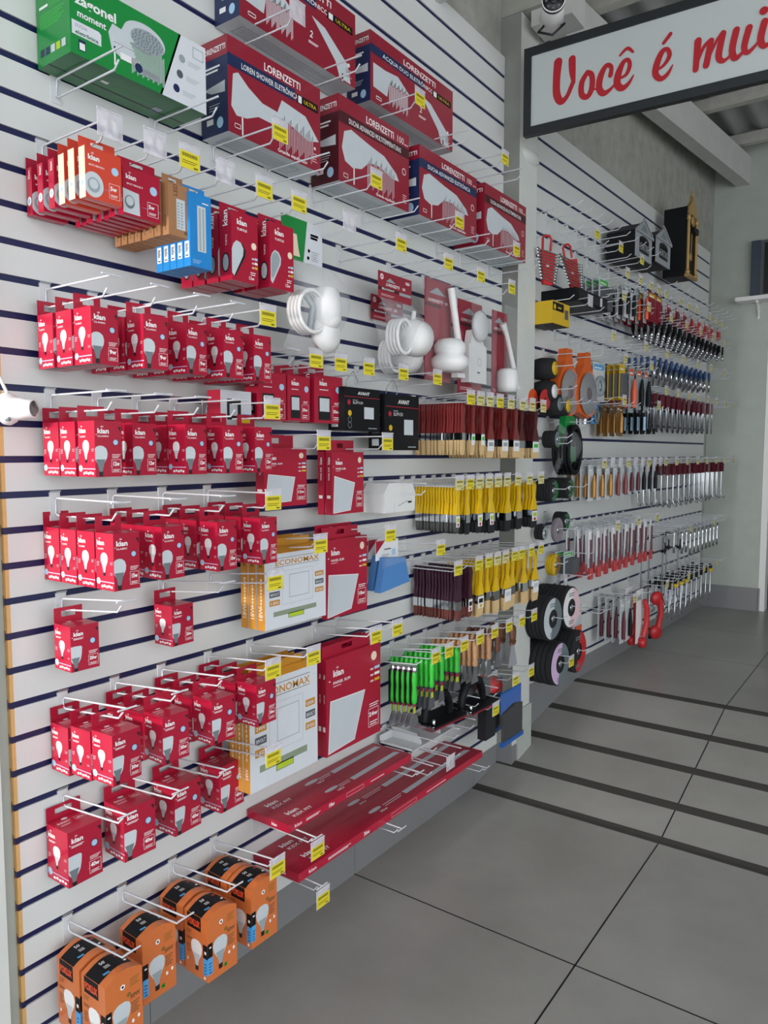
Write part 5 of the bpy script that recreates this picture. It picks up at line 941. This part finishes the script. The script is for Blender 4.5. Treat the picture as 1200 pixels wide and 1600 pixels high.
stack('disc_stack', .030, .04, 'disc_black', 'print_grey', 'print_grey', 'tiny grey disc between brush rows at the pillar', (-.02+.03, .09, 1.028), None, 2)
for q, (s_, z_) in enumerate(((.045,1.213),(.235,1.216),(.06,1.435),(.14,1.032),(.27,1.060),(.04,.890),(.04,.650),(.235,.668),(.09,.440),(.285,.455))):
    fh('in disc stack group %s' % ORD[q], z_+.028+.0075, [s_], ['sy' if s_ in (.09,) else 's'])
# green hose coil, small green pack, orange-handled pack
mb = MB(); coil(mb, (.05,0,-.135), .070, .009, 'black', 5, sq=1.0); mb.v = [(v[0], v[1], -.135+(v[2]+.135)*1.5) for v in mb.v]; b = MB(); pouch(b, .15, -.26, .0, .11); b.v = [(v[0], v[1]-.075, v[2]) for v in b.v]; c = MB(); c.prism([(-.06,-.06),(.06,-.06),(.05,.02),(-.04,.02)], .03, .06, 'green', 'x'); c.prism([(-.03,-.19),(.03,-.19),(.03,-.12),(-.03,-.12)], .05, .08, 'green_dark', 'x')
put(Kind('hose_pack', 'hose pack', [part('hose', mb), part('wrap', b), part('card', c, label='green card')]), FP(.29, .05, 1.525), 'wrapped coil of dark hose with green card', rz=-A)
prow(cardpack(.12,.11,'print_pale','grey_plastic',.04,'box','bright_green'), 17, .33, 2, 'green and grey pack under the small discs', 'green and grey packs', w=.12, x0=.06); prow(cardpack(.04,.19,'print_pale','grip_maroon',.02,'tube','print_pale'), 18, .30, 2, 'slim clear pack above the cutting discs', 'slim clear packs', w=.04, x0=.06)
prow(cardpack(.11,.29,'print_pale','orange_plastic',.04,'rods','pink'), 20, .56, 1, 'tall pack with orange and yellow handled drivers', None, w=.11, x0=.05); prow(cardpack(.08,.28,'print_grey','brass',.04,'rods','print_grey'), 20, .47, 1, 'tall grey pack with yellow handles beside the orange one', None, w=.08, x0=.04)
# rows of small metal tools
def tool(kind, parts_): return Kind(kind, 'hand tool', parts_)
a = MB(); a.box(-.006,.006,-.012,.012,-.045,0,'black'); b = MB(); b.lathe([(0,0),(.009,0),(.007,-.03),(.010,-.045),(0,-.045)][::-1], 'chrome', (0,0,-.045), 'z', 8); SP = tool('small_spanner', [part('head', a), part('shaft', b)])
a = MB(); a.lathe([(0,-.05),(.008,-.05),(.010,-.02),(.007,0),(0,.002)], 'tool_blue', (0,0,0), 'z', 8); b = MB(); b.lathe([(0,-.125),(.0065,-.125),(.0065,-.05),(0,-.05)], 'chrome', (0,0,0), 'z', 8); ND = tool('nut_driver', [part('handle', a), part('shaft', b)])
a = MB(); a.box(-.006,.006,-.022,.022,-.070,0,'grip_maroon'); b = MB(); b.tube([(0,-.012,-.07),(0,-.012,-.19),(0,.012,-.196),(0,.014,-.07)], .0035, 'steel', 6); T1 = tool('grip_tool', [part('grip', a), part('shaft', b)])
a = MB(); a.box(-.006,.006,-.020,.020,-.065,0,'grip_maroon'); b = MB(); b.tube([(0,0,-.065),(0,0,-.22),(.006,.010,-.245),(.010,.028,-.250),(.010,.036,-.236)], .0038, 'chrome', 6); T2 = tool('hooked_tool', [part('grip', a), part('shaft', b)])
a = MB(); a.lathe([(0,-.155),(.0085,-.155),(.0065,-.11),(.0065,-.04),(.0085,0),(0,0)], 'chrome', (0,0,0), 'z', 8); BS = tool('box_spanner', [part('box_spanner', a)])
for kd, row, k, s0, s1, nh, nj, x0, st, dz, nm in ((SP,'small chrome spanner with black head',5,1.25,2.62,15,5,.05,.035,-.048,'small chrome spanners'),(ND,'blue-handled nut driver',7,1.20,2.30,12,5,.05,.035,-.048,'blue-handled nut drivers'),(T1,'maroon-gripped double-shafted tool',9,1.20,2.36,12,6,.04,.032,-.048,'maroon-gripped tools'),(T2,'maroon-gripped hooked tool',13,1.42,2.62,12,6,.04,.034,-.030,'maroon-gripped hooked tools'),(BS,'tubular chrome box spanner',17,1.95,2.60,8,3,.10,.05,-.048,'chrome box spanners')):
    for h in range(nh):
        for j in range(nj): put(kd, FP(s0+(s1-s0)*h/(nh-1), x0+st*j, FZ(k)+dz), '%s, %s hook, %s from the wall' % (row, ORD[h], ORD[j]), nm, rz=-A+random.uniform(-.3,.3))
# F-clamps, bow saw frames
a = MB(); a.box(-.004,.004,-.003,.003,-.42,0,'steel'); b = MB(); b.box(-.008,.008,-.012,.050,-.020,-.004,'black'); b.box(-.008,.008,-.012,.050,-.115,-.10,'black'); b.tube([(0,.044,-.13),(0,.044,-.06)], .004, 'black', 6); c = MB(); c.box(-.03,.03,-.004,.004,-.424,-.418,'steel')
FC = Kind('bar_clamp', 'clamp', [part('bar', a), part('jaw', b), part('foot', c)])
for i, (s, x, z) in enumerate(((1.40,.08,.893),(1.475,.10,.893),(1.60,.14,.893),(1.87,.15,.893),(1.80,.10,.893))): put(FC, FP(s, x, z), 'long steel bar clamp with black jaw, %s from the left' % ORD[i], 'long bar clamps', rz=-A)
a = MB(); a.tube([(0,0,0),(0,0,-.03)], .011, 'black', 8); a.lathe([(0,-.055),(.013,-.055),(.016,-.045),(.013,-.032),(0,-.03)], 'yellow_plastic', (0,0,0), 'z', 10); b = MB(); b.tube([(0,0,-.05),(0,0,-.19),(0,-.012,-.225),(0,-.06,-.24)], .0055, 'steel', 8)
JS = Kind('pipe_wrench_bar', 'hand tool', [part('collar', a, label='yellow collar'), part('bar', b)])
a = MB(); a.tube([(0,0,0),(0,0,-.05)], .010, 'black', 8); b = MB(); b.tube([(0,0,-.05),(0,0,-.17),(0,-.010,-.205),(0,-.05,-.215)], .0055, 'steel', 8)
JB = Kind('pipe_wrench_bar', 'hand tool', [part('collar', a), part('bar', b)])
for h in range(9):
    for j in range(3):
        yel = j == 2 and h in (1, 2, 3, 8)
        put(JS if yel else JB, FP(1.62+.115*h, .06+.06*j, FZ(20)-.030), 'bent steel bar with %s collar, %s hook, %s from the wall' % ('yellow' if yel else 'black', ORD[h], ORD[j]), 'bent steel bars with %s collars' % ('yellow' if yel else 'black'), rz=-A+random.uniform(-.2,.2))
# red clamps low on the wall
def redclamp(lab, s, x, z, grp):
    a = MB(); a.lathe([(0,-.014),(.038,-.014),(.042,0),(.038,.014),(0,.014)], 'red_plastic', (0,0,-.045), 'x', 18); a.tube([(0,.02,-.05),(0,.035,-.13),(0,.015,-.22)], [.018,.016,.018], 'red_plastic', 10); a.lathe([(0,-.014),(.038,-.014),(.042,0),(.038,.014),(0,.014)], 'red_plastic', (0,-.005,-.245), 'x', 18)
    b = MB(); b.lathe([(0,-.018),(.026,-.018),(.026,-.012),(0,-.012)], 'black', (0,0,-.045), 'x', 14); b.box(-.018,-.010,-.04,.03,-.285,-.22,'black'); b.tube([(.016,.03,-.03),(.02,.05,-.085)], .007, 'steel', 6)
    put(Kind('suction_lifter', 'suction lifter', [part('body', a), part('cups', b)]), FP(s, x, z), lab, grp, rz=-A-.5)
redclamp('red twin-cup suction lifter hanging near the floor', 1.42, .17, .575, None)
a = MB(); a.box(0,.002,0,.10,-.30,0,'print_white'); f = Face(a,(.002,0,-.3),(0,1,0),(0,0,1),.10,.30); f.rect(.01,.24,.07,.03,'print_grey'); b = MB(); b.tube([(.02,.075,-.06),(.03,.09,-.11),(.03,.09,-.20),(.02,.07,-.27)], [.012,.016,.016,.014], 'red_plastic', 10); b.lathe([(0,-.02),(.03,-.015),(.03,.015),(0,.02)], 'red_plastic', (.02,.06,-.30), 'x', 12)
RC = Kind('carded_cutter', 'packaged tool', [part('card', a), part('cutter', b)])
for i, x in enumerate((.10, .16)): put(RC, FP(1.10, x, .625-.005*i), 'red bent-handled tool on a white card, %s' % ('rear one', 'front one')[i], 'red tools on white cards', rz=-A)
prow(cardpack(.05,.24,'print_pale','grip_maroon',.02,'tube','print_pale'), 20, .88, 4, 'slim clear pack left of the red carded tools', 'slim clear packs by the floor', w=.05); prow(cardpack(.05,.24,'print_pale','black',.02,'tube','print_pale'), 20, .98, 4, 'slim clear pack with black tool, left of the red carded tools', 'slim black packs by the floor', w=.05)
# ------------------------------------------------------------------ hanging sign
mb = MB(); x0, x1, z0, z1, y = .112, 1.22, 2.617, 2.946, 2.80
mb.box(x0+.02, x1-.02, y+.006, y+.022, z0+.02, z1-.02, 'sign_board'); fr = MB()
for a, b, c, d in ((x0,x1,z0,z0+.032),(x0,x1,z1-.032,z1),(x0,x0+.030,z0+.0321,z1-.0321),(x1-.03,x1,z0+.0321,z1-.0321)): fr.box(a, b, y, y+.028, c, d, 'sign_frame')
SG = [[(0.251, 2.859, 0.017), (0.246, 2.798, 0.015), (0.248, 2.742, 0.015), (0.266, 2.711, 0.013), (0.289, 2.724, 0.009), (0.305, 2.754, 0.009), (0.313, 2.771, 0.009)], [(0.307, 2.854, 0.014), (0.309, 2.811, 0.013), (0.315, 2.767, 0.007)], [(0.367, 2.789, 0.009), (0.347, 2.758, 0.011), (0.347, 2.716, 0.011), (0.369, 2.701, 0.01), (0.386, 2.728, 0.011), (0.385, 2.774, 0.01), (0.367, 2.789, 0.009)], [(0.386, 2.724, 0.004), (0.409, 2.718, 0.003)], [(0.456, 2.754, 0.009), (0.458, 2.782, 0.008), (0.439, 2.792, 0.009), (0.419, 2.761, 0.012), (0.414, 2.721, 0.012), (0.43, 2.697, 0.011), (0.453, 2.702, 0.007), (0.474, 2.718, 0.004)], [(0.492, 2.733, 0.004), (0.515, 2.741, 0.007), (0.526, 2.768, 0.008), (0.519, 2.789, 0.007), (0.502, 2.785, 0.009), (0.485, 2.75, 0.013), (0.482, 2.715, 0.013), (0.5, 2.696, 0.011), (0.523, 2.706, 0.007), (0.54, 2.729, 0.003)], [(0.49, 2.813, 0.004), (0.516, 2.83, 0.006), (0.537, 2.811, 0.004)], [(0.626, 2.724, 0.004), (0.649, 2.736, 0.006), (0.665, 2.761, 0.008), (0.656, 2.785, 0.007), (0.637, 2.778, 0.01), (0.621, 2.74, 0.012), (0.619, 2.71, 0.011), (0.638, 2.69, 0.009), (0.66, 2.7, 0.007), (0.677, 2.726, 0.002)], [(0.644, 2.809, 0.006), (0.666, 2.832, 0.007)], [(0.759, 2.78, 0.012), (0.754, 2.688, 0.01)], [(0.758, 2.704, 0.004), (0.776, 2.751, 0.006), (0.798, 2.77, 0.007)], [(0.801, 2.768, 0.01), (0.788, 2.692, 0.011)], [(0.793, 2.708, 0.004), (0.817, 2.759, 0.005), (0.838, 2.784, 0.007)], [(0.839, 2.78, 0.01), (0.827, 2.713, 0.011), (0.84, 2.691, 0.008), (0.861, 2.7, 0.004), (0.875, 2.728, 0.004)], [(0.88, 2.778, 0.011), (0.869, 2.719, 0.011), (0.879, 2.688, 0.01), (0.9, 2.7, 0.005), (0.916, 2.729, 0.003)], [(0.919, 2.773, 0.011), (0.906, 2.717, 0.01), (0.916, 2.695, 0.008), (0.938, 2.709, 0.005), (0.953, 2.728, 0.003)], [(0.965, 2.778, 0.011), (0.955, 2.727, 0.011), (0.966, 2.7, 0.009), (0.987, 2.711, 0.004), (0.999, 2.723, 0.002)], [(0.96, 2.813, 0.012), (0.962, 2.812, 0.013)]]
for q_ in (mb, fr): q_.v = [(v[0], v[1], v[2]-(v[0]-.112)*.030) for v in q_.v]
lt = MB(); words = [lt, MB(), MB()]; cnt = 0
for si, st in enumerate(SG):
    lt = words[0 if si < 7 else (1 if si < 9 else 2)]                              # brush-script lettering "Você é mui", each stroke a tapered ribbon 2 mm proud
    P = []
    for i in range(len(st)-1):             # smooth the stroke
        p0, p1, p2, p3 = st[max(i-1,0)], st[i], st[i+1], st[min(i+2,len(st)-1)]
        for k in range(4):
            t = k/4; P.append(tuple(.5*(2*p1[j]+(p2[j]-p0[j])*t+(2*p0[j]-5*p1[j]+4*p2[j]-p3[j])*t*t+(3*p1[j]-p0[j]-3*p2[j]+p3[j])*t**3) for j in range(3)))
    P.append(st[-1]); L_, R_ = [], []
    for i, (px, pz, r) in enumerate(P):
        a, b = P[max(i-1,0)], P[min(i+1,len(P)-1)]; dx, dz = b[0]-a[0], b[1]-a[1]; q = math.hypot(dx, dz) or 1
        L_.append((px-dz/q*r, pz+dx/q*r)); R_.append((px+dz/q*r, pz-dx/q*r))
    for i in range(len(P)-1):
        cnt += 1; yy = y+.0055-cnt*1.2e-5
        lt.add([(L_[i][0],yy,L_[i][1]),(R_[i][0],yy,R_[i][1]),(R_[i+1][0],yy,R_[i+1][1]),(L_[i+1][0],yy,L_[i+1][1])], [(0,1,2,3)], 'sign_red')
    for e in (P[0], P[-1]):
        cnt += 1; yy = y+.0055-cnt*1.2e-5
        lt.add([(e[0]+e[2]*math.cos(k*PI/8), yy, e[1]+e[2]*math.sin(k*PI/8)) for k in range(16)], [tuple(range(16))], 'sign_red')
put(Kind('hanging_sign', 'sign', [part('board', mb), part('frame', fr), part('lettering', words[0], label='red brush lettering Você'), part('lettering', words[1], label='red brush lettering é'), part('lettering', words[2], label='red brush lettering mui')]), (0,0,0), 'long white sign with black frame and red brush lettering beside the pillar')

# ------------------------------------------------------------------ security camera
a = MB(); a.lathe([(0,0),(.030,0),(.032,.012),(.018,.02),(0,.02)], 'white', (0,0,0), 'z', 18); b = MB(); b.lathe([(0,-.055),(.024,-.055),(.029,-.040),(.030,.028),(.026,.032),(0,.032)][::1], 'white', (0,0,0), 'y', 22); c = MB(); c.lathe([(0,-.062),(.027,-.062),(.029,-.054),(.0,-.054)], 'print_black', (0,0,0), 'y', 22)
for k in range(8): c.lathe([(0,-.0632),(.0028,-.0632),(.0028,-.062),(0,-.062)], 'print_mid', (.018*math.cos(k*PI/4),0,.018*math.sin(k*PI/4)), 'y', 6)
c.lathe([(.0265,-.0635),(.029,-.0635),(.029,-.061),(.0265,-.061)], 'white', (0,0,0), 'y', 22); c.lathe([(0,-.064),(.008,-.064),(.009,-.062),(0,-.062)], 'print_black', (0,0,0), 'y', 12)
d = MB(); d.tube([(-.02,.01,-.02),(-.035,-.01,-.045),(.0,-.02,-.06),(.03,-.01,-.030),(.02,.03,-.015),(-.02,.07,.02)], .003, 'print_black', 6); e = MB(); e.tube([(0,.02,0),(-.02,.05,.02),(-.01,.10,.06),(-.01,.115,.07)], .013, 'white', 10)
for q_ in (a, b, c, d, e): q_.v = [(v[0]*1.45, v[1]*1.45, v[2]*1.45) for v in q_.v]
put(Kind('security_camera', 'security camera', [part('housing', b), part('lens_face', c, label='black lens face'), part('mount', e), part('cable', d)]), (.262, 2.72, 2.990), 'white bullet security camera with black ringed lens above the sign', rz=.45)
mb = MB(); mb.box(.10,.27,2.885,3.02,3.07,3.30,'beam_white'); struct('trim_24', mb, 'stained wooden beam end above the sign')
# ------------------------------------------------------------------ far right: screen, shelf, doorway goods
mb = MB(); mb.box(0,.06,-.05,0,0,.40,'door_blue'); b = MB(); b.box(.06,.42,-.035,0,.0,.40,'grey_plastic'); c = MB(); c.box(.085,.41,-.037,-.035,.02,.38,'print_black')
put(Kind('wall_panel_unit', 'wall cabinet', [part('dark_stile', mb), part('frame', b), part('pane', c)]), (.365, 6.118, 2.505), 'dark framed unit standing on the white shelf at the right edge')
mb = MB(); mb.prism([(0,-.14),(.45,-.14),(.45,0),(.03,0),(.0,-.06)], 0, .028, 'white', 'z'); b = MB(); b.prism([(0,0),(-.11,0),(-.10,-.012),(-.02,-.06),(-.012,-.12),(0,-.12)], .14, .155, 'white', 'x') if False else b.box(.13,.145,-.10,0,-.014,0,'white'); b.box(.13,.145,-.012,0,-.12,-.0,'white'); b.tube([(.1375,-.09,-.01),(.1375,-.05,-.05),(.1375,-.006,-.10)], .006, 'white', 6)
put(Kind('wall_shelf', 'shelf', [part('board', mb), part('bracket', b)]), (.285, 6.118, 2.470), 'white wall shelf with a bracket on the end wall')
mb = MB(); mb.box(0,1.0,0,.4,0,.03,'white'); 
rk = MB()
for z in (.0,.45,.9,1.35): rk.box(0,1.1,0,.4,z,z+.03,'white')
for x in (0,1.07): rk.box(x,x+.03,0,.03,0,1.8,'white')
put(K1('shop_rack', 'rack', rk), (.52, 6.75, ZR), 'white rack of goods seen through the doorway')
for i, (x, z, m, w, h) in enumerate(((.56,.48,'print_black',.22,.28),(.82,.48,'yellow_plastic',.12,.2),(.57,.93,'yellow_plastic',.10,.16),(.70,.93,'print_black',.2,.2),(.57,1.38,'lime',.14,.26),(.75,1.38,'print_pale',.15,.2),(.57,.03,'print_black',.3,.30))):
    mb = MB(); mb.box(0,w,0,.2,0,h,m); f = Face(mb,(0,0,0),(1,0,0),(0,0,1),w,h); f.rect(.2*w,.5*h,.6*w,.2*h,'print_pale'); put(K1('boxed_goods', 'box', mb), (x, 6.80, ZR+z+.0005), '%s boxed goods on the rack beyond the door, shelf %d' % ({'print_black':'black','yellow_plastic':'yellow','lime':'lime green','print_pale':'pale'}[m]+(' wide' if w > .25 else ''), 1+int(z/.44)), 'boxed goods beyond the door')
for im in list(bpy.data.meshes):
    if im.users == 0: bpy.data.meshes.remove(im)
